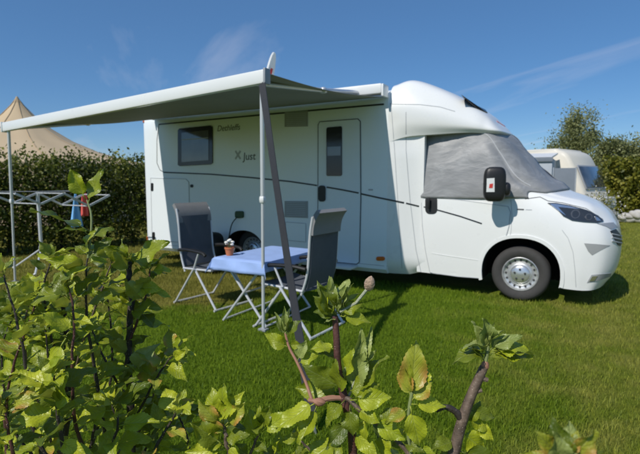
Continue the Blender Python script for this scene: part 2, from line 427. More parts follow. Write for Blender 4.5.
# ------------------------------------------------------------------ ground and grass
g = mk('ground', [(-300, -60, 0), (300, -60, 0), (300, 600, 0), (-300, 600, 0)], [(0, 1, 2, 3)], 'ground', smooth=False)
g['kind'] = 'structure'; g['label'] = 'mown lawn of the camping pitch, lush green fading to dry olive'
def blades(name, n, sampler, h, w, seed):
    r_ = np.random.default_rng(seed); x, y = sampler(r_, n); n = len(x)
    dist = np.hypot(x, y); sc = np.clip(dist/5.0, 1, 2.4)
    a = r_.uniform(0, 2*np.pi, n); hh = h*r_.uniform(.55, 1.25, n)*np.clip(sc, 1, 1.4); ww = w*r_.uniform(.7, 1.3, n)*sc
    la = r_.uniform(0, 2*np.pi, n); ll = hh*r_.uniform(.1, .75, n)
    ca, sa = np.cos(a)*ww/2, np.sin(a)*ww/2; lx, ly = np.cos(la)*ll, np.sin(la)*ll
    V = np.zeros((n, 5, 3), np.float32)
    V[:, 0] = np.stack([x-ca, y-sa, x*0-.003], 1); V[:, 1] = np.stack([x+ca, y+sa, x*0-.003], 1)
    V[:, 2] = np.stack([x+ca*.7+lx*.35, y+sa*.7+ly*.35, hh*.6], 1); V[:, 3] = np.stack([x-ca*.7+lx*.35, y-sa*.7+ly*.35, hh*.6], 1)
    V[:, 4] = np.stack([x+lx, y+ly, hh], 1)
    me = bpy.data.meshes.new(name); me.vertices.add(n*5); me.vertices.foreach_set('co', V.ravel())
    b = (np.arange(n)*5)[:, None]; L = np.concatenate([b+np.array([[0, 1, 2, 3]]), b+np.array([[3, 2, 4]])], 1).ravel().astype(np.int32)
    me.loops.add(n*7); me.loops.foreach_set('vertex_index', L); me.polygons.add(n*2)
    st = ((np.arange(n)*7)[:, None] + np.array([[0, 4]])).ravel().astype(np.int32)
    me.polygons.foreach_set('loop_start', st); me.update(calc_edges=True)
    at = me.attributes.new('rnd', 'FLOAT', 'POINT'); at.data.foreach_set('value', np.repeat(r_.uniform(0, 1, n), 5).astype(np.float32))
    me.materials.append(MATS['grass']); me.validate(); return link(bpy.data.objects.new(name, me))
def fan(dens):
    def f(r_, n):
        # polar fan round the view, more blades near the lens
        th = r_.uniform(R(-75), R(28), n); u = r_.uniform(0, 1, n)
        d = 1.3*(24/1.3)**(u**1.0)
        keep = r_.uniform(0, 1, n) < np.clip((d/3.2)**1.0, .25, 1)
        th, d = th[keep], d[keep]
        x, y = d*np.sin(th), d*np.cos(th)
        k = ~((x > -7.0) & (x < .1) & (y > 6.35) & (y < 8.2)); return x[k], y[k]
    return f
gr = blades('grass', 420000, fan(1), .034, .0045, 3)
tag(gr, 'short mown grass blades covering the lawn of the pitch', 'grass', kind='stuff')

# ------------------------------------------------------------------ motorhome
YC = 7.12
mh = empty('motorhome', (-3.4, YC, 0), 'white semi-integrated motorhome with grey covered cab windows and extended awning', 'motorhome')
def near(x, w, z): return Vector((x, YC-w, z))
def half_loft(G, ku, kv):
    D = crgrid(G, ku, kv); D[:, :, 1] = np.maximum(D[:, :, 1], 0); return D
def closed_loft(name, G, ku, kv, m, parent):
    """control grid of (x, half width, z); mirrored about the centre line, closed below and behind"""
    D = half_loft(G, ku, kv); nu, nv = D.shape[:2]; V, F_ = [], []
    for sgn in (-1, 1):
        o = len(V)
        for i in range(nu):
            for j in range(nv): V.append((D[i, j, 0], YC + sgn*D[i, j, 1], D[i, j, 2]))
        for i in range(nu-1):
            for j in range(nv-1):
                q = (o+i*nv+j, o+(i+1)*nv+j, o+(i+1)*nv+j+1, o+i*nv+j+1); F_.append(q if sgn < 0 else q[::-1])
    h = nu*nv
    for i in range(nu-1): F_.append((i*nv, i*nv+h, (i+1)*nv+h, (i+1)*nv))
    F_.append(tuple(range(nv)) + tuple(h+j for j in range(nv-1, -1, -1)))
    me = bpy.data.meshes.new(name); me.from_pydata(V, [], F_)
    bm = bmesh.new(); bm.from_mesh(me); bmesh.ops.remove_doubles(bm, verts=bm.verts, dist=.0006)
    bmesh.ops.dissolve_degenerate(bm, edges=bm.edges, dist=1e-5); bmesh.ops.recalc_face_normals(bm, faces=bm.faces)
    for f in bm.faces: f.smooth = True
    bm.to_mesh(me); bm.free(); me.materials.append(MATS[m]); me.set_sharp_from_angle(angle=R(40))
    return link(bpy.data.objects.new(name, me), parent), D
CAB = [
 [(-1.98, 1.02, .25), (-1.98, 1.035, .5), (-1.98, 1.04, .85), (-1.98, 1.03, 1.12), (-1.98, 1.01, 1.33), (-1.98, .88, 2.0), (-1.98, .72, 2.12), (-1.98, 0, 2.14)],
 [(-1.5, 1.02, .24), (-1.5, 1.035, .5), (-1.5, 1.04, .85), (-1.5, 1.03, 1.12), (-1.5, 1.01, 1.33), (-1.54, .88, 2.0), (-1.5, .72, 2.12), (-1.45, 0, 2.14)],
 [(-1.05, 1.02, .24), (-1.05, 1.035, .5), (-1.05, 1.04, .85), (-1.06, 1.03, 1.12), (-1.08, 1.005, 1.33), (-1.20, .865, 2.0), (-1.12, .72, 2.10), (-1.0, 0, 2.12)],
 [(-.76, 1.02, .24), (-.76, 1.035, .5), (-.76, 1.045, .85), (-.77, 1.03, 1.12), (-.82, 1.0, 1.33), (-1.0, .885, 1.76), (-.86, .74, 1.82), (-.72, 0, 1.80)],
 [(-.5, 1.02, .24), (-.5, 1.035, .5), (-.5, 1.045, .85), (-.52, 1.03, 1.1), (-.62, .985, 1.31), (-.78, .93, 1.46), (-.62, .76, 1.54), (-.46, 0, 1.53)],
 [(-.25, 1.01, .22), (-.25, 1.03, .47), (-.25, 1.035, .82), (-.26, 1.01, 1.06), (-.33, .955, 1.24), (-.45, .90, 1.325), (-.36, .74, 1.35), (-.22, 0, 1.37)],
 [(-.02, .985, .21), (.0, 1.005, .45), (.02, 1.005, .78), (.0, .97, 1.0), (-.02, .90, 1.14), (-.05, .80, 1.225), (-.05, .62, 1.262), (-.03, 0, 1.295)],
 [(.12, .90, .22), (.20, .90, .44), (.23, .885, .74), (.19, .86, .95), (.13, .80, 1.07), (.10, .70, 1.165), (.08, .48, 1.215), (.08, 0, 1.25)],
 [(.22, .58, .23), (.33, .58, .42), (.365, .56, .68), (.33, .55, .92), (.27, .52, 1.04), (.21, .45, 1.13), (.16, .3, 1.185), (.13, 0, 1.225)],
 [(.26, 0, .23), (.37, 0, .42), (.41, 0, .66), (.38, 0, .90), (.33, 0, 1.02), (.27, 0, 1.11), (.20, 0, 1.17), (.16, 0, 1.205)]]
cab, CD = closed_loft('cab_body', CAB, 9, 9, 'white_body', mh)
B_cab = bvh(cab)
CAP = [
 [(-2.37, 1.16, 2.0), (-2.37, 1.16, 2.25), (-2.37, 1.15, 2.5), (-2.37, 1.0, 2.76), (-2.37, .6, 2.82), (-2.37, 0, 2.84)],
 [(-2.12, 1.10, 2.07), (-2.12, 1.145, 2.26), (-2.12, 1.13, 2.52), (-2.12, .97, 2.80), (-2.12, .6, 2.87), (-2.12, 0, 2.89)],
 [(-1.75, 1.02, 2.09), (-1.75, 1.08, 2.22), (-1.75, 1.06, 2.42), (-1.75, .90, 2.655), (-1.75, .55, 2.72), (-1.75, 0, 2.73)],
 [(-1.42, .95, 2.10), (-1.42, 1.00, 2.18), (-1.42, .97, 2.31), (-1.42, .83, 2.47), (-1.42, .5, 2.535), (-1.42, 0, 2.55)],
 [(-1.20, .87, 2.09), (-1.20, .92, 2.14), (-1.20, .89, 2.22), (-1.20, .76, 2.325), (-1.20, .45, 2.37), (-1.20, 0, 2.39)],
 [(-1.04, .72, 2.08), (-1.0, .75, 2.11), (-1.03, .72, 2.155), (-1.07, .60, 2.215), (-1.10, .38, 2.26), (-1.12, 0, 2.31)],
 [(-1.0, 0, 2.09), (-.96, 0, 2.13), (-.99, 0, 2.17), (-1.02, 0, 2.21), (-1.06, 0, 2.25), (-1.09, 0, 2.285)]]
cap, _ = closed_loft('roof_cap', CAP, 9, 9, 'white_body', mh)
# corner panels between the living box and the cab
def corner(sgn):
    us = np.linspace(0, 1, 14); zs = np.concatenate([np.linspace(.2, .45, 6), np.linspace(.6, 2.12, 14)]); V, F_ = [], []
    for u in us:
        for z in zs:
            tt = u*u*(3-2*u); wd = 1.16 - .125*tt - (.03*math.sin(math.pi*u) if z > 1.9 else 0)
            if z < .45: wd -= .10*((.45-z)/.25)**2
            x = -2.37 + .45*u + (.015 if z > 1.2 else .015 + .05*(1.2-z))*u
            zz = z + (.06*max(0, u-.55)/.45 if z < .3 else 0)
            V.append((x, YC + sgn*wd, zz))
    n = len(zs)
    for i in range(len(us)-1):
        for j in range(n-1): F_.append((i*n+j, (i+1)*n+j, (i+1)*n+j+1, i*n+j+1))
    k = len(V); V += [(v[0], v[1]-sgn*.08, v[2]) for v in V]
    F2 = [tuple(i+k for i in f[::-1]) for f in F_]
    nu = len(us); rim = [i*n for i in range(nu)] + [(nu-1)*n+j for j in range(1, n)] + [i*n+n-1 for i in range(nu-2, -1, -1)] + [j for j in range(n-2, 0, -1)]
    F3 = [(a, b, b+k, a+k) for a, b in zip(rim, rim[1:]+rim[:1])]
    return mk('corner_panel', V, F_+F2+F3, 'white_body', mh)
cornerN = corner(-1); corner(1)
# living box
prof = [(1.10, .2), (1.155, .26), (1.16, .40), (1.16, .8), (1.16, 1.6), (1.16, 2.40), (1.16, 2.55), (1.15, 2.61), (1.10, 2.68), (.98, 2.72), (.7, 2.745), (0, 2.765)]
sec = [(-w, z) for w, z in prof] + [(w, z) for w, z in prof[-2::-1]]
V, F_ = [], []
stx = [(-7.24, .90), (-7.235, .965), (-7.215, .987), (-7.17, 1.0), (-2.37, 1.0)]
for x, sc in stx:
    for w, z in sec: V.append((x, YC + w*sc, 1.45 + (z-1.45)*sc))
n = len(sec)
for i in range(len(stx)-1):
    for j in range(n): F_.append((i*n+j, i*n+(j+1) % n, (i+1)*n+(j+1) % n, (i+1)*n+j))
F_ += [tuple(range(n)), tuple((len(stx)-1)*n+j for j in range(n))]
wall = mk('living_box', V, F_, 'white_wall', mh)
B_box = bvh(wall); B_cap = bvh(cap); B_cor = bvh(cornerN); BL = [B_cab, B_box, B_cap, B_cor]; BB = [B_box]
def cutter(x, z, r, y0, y1):
    V, F_ = [], []; k = 40
    for y in (y0, y1):
        for j in range(k):
            a = 2*math.pi*j/k; cs, sn = math.cos(a), math.sin(a)
            V.append((x + r*math.copysign(abs(cs)**.9, cs), y, z + r*math.copysign(abs(sn)**.9, sn)))
    F_ = [(j, (j+1) % k, k+(j+1) % k, k+j) for j in range(k)] + [tuple(range(k))[::-1], tuple(range(k, 2*k))]
    return mk('cut', V, F_, 'well_black', None)
XF, XR = -.68, -4.87
boolean(cab, [cutter(XF, .345, .445, 5.7, 6.55), cutter(XF, .345, .445, 7.69, 8.6)])
boolean(wall, [cutter(XR, .25, .43, 5.6, 6.5), cutter(XR, .25, .43, 7.74, 8.6)])
# wheel arch lip
lipV, lipF = [], []
for i in range(33):
    a = math.pi*(-.07 + 1.14*i/32); cs, sn = math.cos(a), math.sin(a)
    for r in (.447, .487):
        x = XF + r*math.copysign(abs(cs)**.9, cs); z = .345 + r*math.copysign(abs(sn)**.9, sn)
        h = B_cab.ray_cast(Vector((x, 4, z)), Vector((0, 1, 0))); y = h[0].y if h[0] else YC-1.02
        lipV += [(x, y-.012, z), (x, y+.03, z)]
for i in range(32):
    a = i*4; lipF += [(a, a+2, a+6, a+4), (a+1, a+5, a+7, a+3), (a, a+4, a+5, a+1), (a+2, a+3, a+7, a+6)]
mk('wheel_arch', lipV, lipF + [(0, 1, 3, 2), (128, 130, 131, 129)], 'white_body', mh)
# wheels
def wheel(x, yo, sgn, vis):
    """yo: outer face; sgn -1 for the side facing the awning"""
    z = .338
    wl_ = mk('wheel', *lathe_y([(.205, -sgn*.03), (.205, -sgn*.2), (.1, -sgn*.2)], x, yo, z, 36), 'rim_dark', mh)
    rs = [(.21, .025), (.235, .005), (.275, -.004), (.305, .002), (.325, .02), (.336, .045), (.34, .075), (.34, .19), (.325, .205), (.24, .215), (.205, .20)]
    mk('tyre', *lathe_y([(r, -sgn*y) for r, y in rs], x, yo, z, 48), 'tyre', wl_)
    pr_ = [(.212, .018), (.204, .012), (.196, .03), (.188, .055), (.165, .062), (.15, .05), (.135, .03), (.115, .022), (.1, .022)]
    mk('rim', *lathe_y([(r, -sgn*y) for r, y in pr_], x, yo, z, 48), 'rim', wl_)
    mk('hub_cap', *lathe_y([(.118, -sgn*.020), (.11, -sgn*.008), (.085, sgn*.004), (.05, sgn*.008), (.034, sgn*.012), (.001, sgn*.013)], x, yo, z, 32), 'hub', wl_)
    if vis:
        for i in range(16):
            a = 2*math.pi*i/16; c = (x+.168*math.cos(a), yo-sgn*.054, z+.168*math.sin(a))
            mk('vent_hole', *lathe_y([(.0125, -sgn*.01), (.0125, sgn*.0035), (.001, sgn*.0035)], *c, 10), 'rim_dark', wl_)
        for i in range(5):
            a = 2*math.pi*i/5 + .3; c = (x+.062*math.cos(a), yo+sgn*.004, z+.062*math.sin(a))
            mk('wheel_nut', *lathe_y([(.013, -sgn*.01), (.013, sgn*.012), (.009, sgn*.018), (.001, sgn*.018)], *c, 8), 'rim_dark', wl_)
wheel(XF, YC-1.005, -1, True); wheel(XF, YC+1.005, 1, False); wheel(XR, YC-.95, -1, True); wheel(XR, YC+1.03, 1, False)
box('chassis', (-3.4, YC, .33), (5.6, .9, .2), 'well_black', mh, .02)
# trim, stripes, seams on the living box
pixline('roof_trim', [(159, 124.5), (270, 114.2), (384, 104.3)], BB, .022, 'stripe_dark', mh, .006)
pixline('roof_trim', [(390, 104.0), (420, 104.6), (440, 107), (455, 111.5)], BL, .008, 'seam_grey', mh, .003)
pixline('stripe', [(164, 172.3), (210, 174.2), (250, 177.5), (290, 181.5), (317, 185.5)], BL, .022, 'stripe_dark', mh, .004)
pixline('stripe', [(361, 193.8), (380, 198), (404, 202.8)], BL, .022, 'stripe_dark', mh, .004)
pixline('stripe', [(406, 203.2), (419, 206.3)], BL, .019, 'stripe_dark', mh, .004)
# panel corner line by the rear
pixline('panel_seam', [(159, 124), (157, 140), (157, 163), (160, 170), (164, 172.3)], BB, .012, 'seam_dark', mh, .003)
pixline('panel_seam', [(146, 243), (200, 248), (236, 251.5)], BB, .007, 'seam_grey', mh, .003)
pixline('panel_seam', [(262, 254), (310, 258.5), (350, 262.5), (396, 267)], BB, .007, 'seam_grey', mh, .003)
pixline('panel_seam', [(391, 103), (394.5, 150), (399, 220), (402, 268)], BL, .007, 'seam_grey', mh, .003)
pixline('panel_seam', [(406, 112), (406, 150), (410, 200), (416, 250), (421, 272)], BL, .008, 'seam_grey', mh, .003)
# rear service hatch
hx = lambda poly: [tuple(p) for p in poly]
ha = pixpatch('service_hatch', [(151, 178), (186, 179), (189, 182), (190.5, 243), (152.5, 240)], BB, .006, 'white_wall', mh, 8, .004)
pixline('hatch_seam', [(151, 178), (186, 179), (189, 182), (190.5, 243), (152.5, 240)], BB, .009, 'seam_grey', ha, .009, True)
for q in ((152.5, 187), (154, 236)): pixpatch('hatch_lock', rbox_px(q[0]-1.2, q[1]-4, q[0]+1.2, q[1]+4, 1), BB, .014, 'black_plastic', ha, 5)
for q in ((192, 186),): pixpatch('hatch_lock', rbox_px(q[0]-1.3, q[1]-1.5, q[0]+1.3, q[1]+1.5, 1), BB, .014, 'black_plastic', ha, 5)
# rear side window
wi = pixpatch('window', [(178.5, 130.5), (180, 128.7), (211, 125.6), (213, 127), (213, 163), (211, 164.6), (180.5, 166.2), (178.5, 165)], BB, .018, 'window_black', mh, 6)
pixpatch('pane', [(182.5, 133), (209.5, 130.3), (209.5, 160.2), (182.5, 162.2)], BB, .024, 'pane', wi, 6)
pixline('blind_rail', [(183, 140), (209, 138)], BB, .012, 'seam_grey', wi, .026)
# door
dr = pixpatch('door', [(318.5, 125), (320, 122), (358, 119), (360.5, 121.5), (361, 200), (359.5, 262), (357, 264), (320, 260.5), (318, 258)], BB, .010, 'door_grey', mh, 8, .004)
pixline('door_seam', [(318.5, 125), (320, 122), (358, 119), (360.5, 121.5), (361, 200), (359.5, 262), (357, 264), (320, 260.5), (318, 258)], BB, .012, 'seam_dark', dr, .011, True)
dwp = pixpatch('door_window', [(327, 129), (328, 127.6), (341.5, 126.4), (342.5, 127.5), (342.5, 174.5), (341.5, 176), (328, 176), (327, 175)], BB, .022, 'window_black', dr, 6)
pixpatch('blind', [(328.2, 147), (341.5, 146.5), (341.5, 155.5), (328.2, 156)], BB, .026, 'pane', dwp, 6)
pixpatch('door_handle', rbox_px(319.5, 185.5, 326, 201.5, 2.6), BB, .035, 'black_plastic', dr, 4)
pixline('stripe', [(327, 187.2), (342, 189.7), (359, 193)], BB, .022, 'stripe_dark', dr, .014)
# vents
for nm, (x0, y0, x1, y1) in (('upper_vent', (285, 111.5, 308, 127)), ('lower_vent', (285, 200, 308, 217))):
    vv = pixpatch('vent', [(x0, y0+1), (x1, y0-.8 if y0 < 150 else y0+1.2), (x1, y1-.5 if y0 < 150 else y1+1), (x0, y1)], BB, .012, 'vent_grey', mh, 6)
    for i in range(7):
        yy = y0 + 2.0 + i*(y1-y0-4)/6; pixline('slat', [(x0+2, yy+.6), (x1-2, yy)], BB, .012, 'seam_grey', vv, .019)
pixpatch('locker_door', [(286, 222), (306, 223.5), (306, 242), (286, 240)], BB, .007, 'white_wall', mh, 6)
pixline('panel_seam', [(286, 222), (306, 223.5), (306, 242), (286, 240)], BB, .008, 'seam_grey', mh, .008, True)
pixpatch('side_marker', rbox_px(376.5, 256.5, 385, 260.5, 1.8), BB, .016, 'orange_lens', mh, 3)
pixpatch('side_marker', rbox_px(145, 236.5, 148.2, 240.5, 1.2), BB, .02, 'orange_lens', mh, 3)
pixpatch('side_marker', rbox_px(141.8, 119.8, 144.4, 123, 1.0), BB, .02, 'orange_lens', mh, 3)
pixpatch('lamp_mark', rbox_px(368.5, 189, 373, 190.6, .6), BB, .005, 'seam_grey', mh, 3)
# lettering
a = iy(217, 131.4, YC-1.16); text_mesh('lettering', 'Dethleffs', .135, (a.x, YC-1.163, a.z), 'seam_dark', mh, .25)
a = iy(243.3, 160, YC-1.16); text_mesh('lettering', 'Just', .17, (a.x, YC-1.163, a.z), 'seam_dark', mh, .1)
for k, (p, q) in enumerate((((235.5, 151), (240.5, 159)), ((240.5, 151), (235.5, 159)))):
    pixline('emblem', [p, q], BB, .03, 'seam_grey', mh, .004+.002*k)
pixline('cap_mark', [(497, 121.5), (505, 126.5)], [B_cap], .022, 'red_mark', mh, .003)
# skylight on the cap
pixpatch('skylight', [(461, 94.5), (470, 97.4), (483, 103.5), (491, 111), (487, 113.2), (476, 108.5), (466, 101)], [B_cap], .012, 'window_black', mh, 4)
# socket and cable
so = pixpatch('power_socket', rbox_px(236, 211, 244, 218, 1.8), BB, .03, 'socket_green', mh, 4)
a = iy(237, 217, YC-1.20); tube('cable', crpath([a, a+Vector((-.1, -.03, -.15)), (a.x-.2, YC-1.25, .35), (a.x-.22, YC-1.5, .03), (a.x-.5, YC-1.7, .015)], 8), .009, 'cable', so)
# step
st = box('entry_step', (-3.1, YC-1.25, .27), (.60, .30, .035), 'white_plastic', mh, .01)
for dx in (-.25, .25): bar('step_arm', (-3.1+dx, YC-1.2, .26), (-3.1+dx, YC-.9, .31), .03, .03, 'alu', st)
# cab details
cd = pixpatch('cab_door', [(421.5, 197), (460, 200), (508, 206.5), (510.5, 212), (509, 226), (506, 236.6), (497, 239), (489, 246), (484, 256), (481, 268), (479.5, 278), (440, 275), (430, 272), (425.5, 250), (422.5, 225)], [B_cab], .008, 'white_body', mh, 5, .004)
pixline('door_seam', [(421.5, 197), (460, 200), (508, 206.5), (510.5, 212), (509, 226), (506, 236.6), (497, 239), (489, 246), (484, 256), (481, 268), (479.5, 278), (440, 275), (430, 272), (425.5, 250), (422.5, 225)], [B_cab], .008, 'seam_grey', cd, .009, True)
pixline('stripe', [(424, 206.8), (440, 210.6), (460, 216.2), (482, 223.6)], [B_cab], .016, 'stripe_dark', cd, .012)
pixpatch('handle_base', rbox_px(425.5, 195.5, 437.5, 214, 4.5), [B_cab], .014, 'black_plastic', cd, 4)
a = iy(428.5, 203, YC-1.09); bar('door_handle', (a.x, YC-1.085, a.z-.075), (a.x, YC-1.085, a.z+.075), .03, .022, 'black_plastic', cd, .008, (0, 1, 0))
pixline('door_crease', [(432, 253), (450, 256), (478, 260)], [B_cab], .01, 'white_body', cd, .011)
hl = pixpatch('headlight', [(547.5, 203.2), (556, 203.4), (570, 206), (586, 210.5), (597, 216), (603, 221.5), (597, 223), (583, 222), (572, 220.5), (563, 216), (556, 208.5)], [B_cab], .014, 'lens_dark', mh, 3, .004)
def disc_px(cx, cy, rx, ry, n=14): return [(cx+rx*math.cos(2*math.pi*i/n), cy+ry*math.sin(2*math.pi*i/n)) for i in range(n)]
for pts, m_, of in (([(549.5, 204.2), (556, 204.4), (570, 207), (580, 210), (568, 208.6), (558, 207.4), (561, 211), (566, 216), (559, 211.5)], 'lens_chrome', .018), (disc_px(575, 214.5, 4.6, 4.4), 'lens_ring', .018), (disc_px(575, 214.5, 3.4, 3.3), 'lens_dark', .021), (disc_px(588, 217.5, 3.6, 3.2), 'lens_ring', .018), (disc_px(588, 217.5, 2.6, 2.3), 'lens_dark', .021), ([(594, 217), (597, 218.5), (600, 221.4), (596, 221.4)], 'lens_chrome', .018)):
    pixpatch('reflector', pts, [B_cab], of, m_, hl, 2)
pixpatch('grille', [(610, 231), (615.5, 229), (620, 235), (622.5, 247), (617.5, 245)], [B_cab], .008, 'black_plastic', mh, 2)
for yy in (234.5, 238, 241.5): pixline('grille_bar', [(611.5, yy-.5), (621, yy+1.5)], [B_cab], .012, 'seam_grey', mh, .014)
pixpatch('bumper_recess', [(584, 243.2), (596, 244), (610, 245.3), (600, 250.5), (592, 255.2), (588, 251)], [B_cab], .004, 'vent_grey', mh, 3)
fg = pixpatch('fog_lamp_recess', [(587, 282.5), (591.5, 274.8), (611, 273), (610, 276.5), (596, 281)], [B_cab], .006, 'vent_grey', mh, 3)
pixpatch('fog_lamp', [(589, 281), (592, 276), (597, 275.6), (594, 280.4)], [B_cab], .012, 'lens_chrome', fg, 2)
pixpatch('bonnet_crease_shade', [(597, 223.8), (606, 223), (613, 222.5), (617.5, 227), (611, 229.5), (606, 226.6)], [B_cab], .005, 'grey_trim', mh, 3)  # grey band: shade of the bonnet-to-bumper crease, put into the colour
pixpatch('number_plate', [(621.5, 252), (624, 251), (624.5, 266), (622.5, 268)], [B_cab], .012, 'grey_trim', mh, 3)
pixline('bumper_seam', [(562, 230), (568, 238), (573, 252), (575, 270), (576, 287)], [B_cab], .006, 'seam_grey', mh, .002)
pixline('bonnet_seam', [(525, 199), (540, 197), (548, 201), (562, 202.8), (586, 208.5), (603, 219.5)], [B_cab], .009, 'seam_dark', mh, .002)
pixline('wing_mark', [(517, 209.3), (524, 209.6)], [B_cab], .016, 'seam_dark', mh, .003)
pixline('wing_mark', [(525.5, 209.6), (532, 209.9)], [B_cab], .008, 'seam_grey', mh, .003)
pixline('wing_seam', [(511, 200), (512, 215), (511, 232), (509.5, 237)], [B_cab], .006, 'seam_grey', mh, .002)
# mirror
def sellipsoid(c, r, e, rot, n=20, m=12):
    V, F_ = [], []
    sg = lambda a, p: math.copysign(abs(a)**p, a)
    for i in range(m+1):
        t = -math.pi/2 + math.pi*i/m
        for j in range(n):
            q = 2*math.pi*j/n
            V.append(Vector(c) + rot @ Vector((r[0]*sg(math.cos(t), e)*sg(math.cos(q), e), r[1]*sg(math.cos(t), e)*sg(math.sin(q), e), r[2]*sg(math.sin(t), e))))
    for i in range(m):
        for j in range(n): F_.append((i*n+j, i*n+(j+1) % n, (i+1)*n+(j+1) % n, (i+1)*n+j))
    return V, F_
MC = iy(494.5, 184.3, 5.80); mrot = Matrix.Rotation(R(18), 3, 'Z')
mi = mk('mirror', *sellipsoid(MC, (.125, .075, .205), .5, mrot), 'black_plastic', mh)
mk('mirror_arm', *join_vf(sellipsoid(MC+Vector((.10, .12, -.06)), (.055, .13, .085), .6, mrot), sellipsoid(MC+Vector((.08, .2, -.1)), (.06, .08, .05), .7, mrot)), 'black_plastic', mi)
bmr = BVHTree.FromPolygons([v.co for v in mi.data.vertices], [tuple(p.vertices) for p in mi.data.polygons])
pixpatch('sticker', [(487, 178.5), (494.5, 178), (494.5, 192), (486.5, 192)], [bmr], .004, 'white_plastic', mi, 2)
pixpatch('sticker_mark', [(489.5, 184), (493, 183.5), (492.5, 188), (489, 188)], [bmr], .007, 'red_mark', mi, 2)
# satellite dish on the roof
dc = iy(268.5, 66, 7.3)
di = empty('satellite_dish', (dc.x, 7.3, 2.76), 'white satellite dish with a red mark standing on the motorhome roof', 'satellite dish')
V, F_ = [], []; nr = 8; na = 28
for sd in (0, 1):
    for i in range(nr+1):
        r = i/nr
        for j in range(na):
            a = 2*math.pi*j/na; V.append(Vector((.0 + sd*.03 - .05*(1-r*r), .33*r*math.cos(a), .45*r*math.sin(a))))
for sd in (0, 1):
    o = sd*(nr+1)*na
    for i in range(nr):
        for j in range(na): F_.append((o+i*na+j, o+i*na+(j+1) % na, o+(i+1)*na+(j+1) % na, o+(i+1)*na+j))
o = nr*na; o2 = (nr+1)*na+nr*na
F_ += [(o+j, o+(j+1) % na, o2+(j+1) % na, o2+j) for j in range(na)]
DR = Matrix.Rotation(R(27), 3, 'Z') @ Matrix.Rotation(R(13), 3, 'Y')
dctr = Vector((dc.x, 7.3, 3.44))
dsh = mk('dish', [DR @ v + dctr for v in V], F_, 'white_plastic', di)
for k in (0, 1):
    bar('dish_mark', DR @ Vector((.03, -.03-.1*k, .02-.04*k)) + dctr, DR @ Vector((.03, .0-.12*k, .16-.08*k)) + dctr, .01, .05, 'red_mark', dsh, .002)
tube('mast', [(dc.x+.02, 7.3, 2.755), (dc.x+.04, 7.3, 3.0), dctr+Vector((.05, 0, -.08))], .03, 'white_plastic', di)
box('mount', (dc.x, 7.3, 2.80), (.3, .3, .09), 'white_plastic', di, .02)

# ------------------------------------------------------------------ cover over windscreen and cab windows
cv = empty('windscreen_cover', (-1.2, YC, 1.3), 'crinkled silver grey insulating cover over the windscreen and cab side windows', 'window cover')
i1 = 9*5+1; j0 = 9*4-2
def cover_grid(sgn):
    V = []; G = CD; nv = G.shape[1]; nu = i1
    def gp(u, j):
        a = min(int(u), G.shape[0]-2); return Vector(G[a, j]).lerp(Vector(G[a+1, j]), u-a)
    for i in range(nu):
        for j in range(j0, nv):
            t_ = min(1, max(0, (j/9-3.8)/1.5)); lim = 9*(3.9 + 1.12*t_*t_*(3-2*t_)); u = lim*i/(nu-1)
            q = gp(u, j); p = Vector((q.x, YC+sgn*q.y, q.z))
            a = gp(u+.8, j) - gp(max(u-.8, 0), j); b = gp(u, min(j+1, nv-1)) - gp(u, max(j-1, 0))
            nn = a.cross(b); nn = Vector((nn.x, sgn*nn.y, nn.z)); nn = nn.normalized() if nn.length > 1e-9 else Vector((0, 0, 1))
            if nn.dot(p - Vector((-1.6, YC, 1.2))) < 0: nn = -nn
            edge = min(1, i/4, (nu-1-i)/4, (j-j0)/4)
            wv = noise.noise(p*3.2+Vector((3, 1, sgn)))*.018 + (abs(noise.noise(Vector((p.x*5+p.z*4, p.y*3, p.z*4-p.x*3)))))*.022
            V.append(p + nn*(.012 + edge*(.012+wv)))
    return V, nu, nv-j0
for sgn in (-1, 1):
    V, nu, nv = cover_grid(sgn)
    F_ = [(i*nv+j, (i+1)*nv+j, (i+1)*nv+j+1, i*nv+j+1) for i in range(nu-1) for j in range(nv-1)]
    o = mk('cover_half', V, F_, 'cover', cv)
    md = o.modifiers.new('s', 'SOLIDIFY'); md.thickness = .006; md.offset = 0
# pale seam of the cover along the pillar
V, nu, nv = cover_grid(-1)
jp = 9*5+3-j0
ln = [V[i*nv+jp] + Vector((0, -.001, .001)) for i in range(16, 41)]
tube('seam', crpath(ln[::3], 3), .008, 'cover_hem', cv, 6)

# ------------------------------------------------------------------ awning
aw = empty('awning', (-4.7, 3.6, 0), 'extended roll-out awning with white front rail on two slim legs', 'awning')
YR = 3.5; RA = Vector((-7.06, YR, 2.225)); RB = Vector((-2.58, YR, 2.42))
CA = Vector((-6.88, 5.86, 2.69)); CB = Vector((-2.40, 5.86, 2.69))
bar('cassette', CA, CB, .17, .13, 'white_plastic', aw, .025)
box('end_cap', (-2.385, 5.865, 2.665), (.03, .19, .16), 'white_body', aw, .012)
box('end_cap', (-6.895, 5.865, 2.665), (.03, .19, .16), 'white_body', aw, .012)
bar('lead_rail', RA, RB, .07, .125, 'white_body', aw, .018)
box('rail_cap', RB+Vector((.012, 0, 0)), (.025, .085, .14), 'grey_trim', aw, .008)
box('rail_cap', RA-Vector((.012, 0, 0)), (.025, .085, .14), 'white_body', aw, .008)
V, F_ = [], []; nu, nv = 24, 14
for i in range(nu+1):
    for j in range(nv+1):
        u, v_ = i/nu, j/nv; p = CA.lerp(CB, u*.985+.0075)+Vector((0, .085, -.085)); q = RA.lerp(RB, u*.985+.0075)+Vector((0, .02, .05)); w_ = p.lerp(q, v_)
        w_.z -= .055*math.sin(math.pi*v_)*(.75+.25*math.cos(2*math.pi*u)) ; V.append(w_)
F_ = [(i*(nv+1)+j, (i+1)*(nv+1)+j, (i+1)*(nv+1)+j+1, i*(nv+1)+j+1) for i in range(nu) for j in range(nv)]
o = mk('fabric', V, F_, 'awning_fabric', aw); md = o.modifiers.new('s', 'SOLIDIFY'); md.thickness = .003
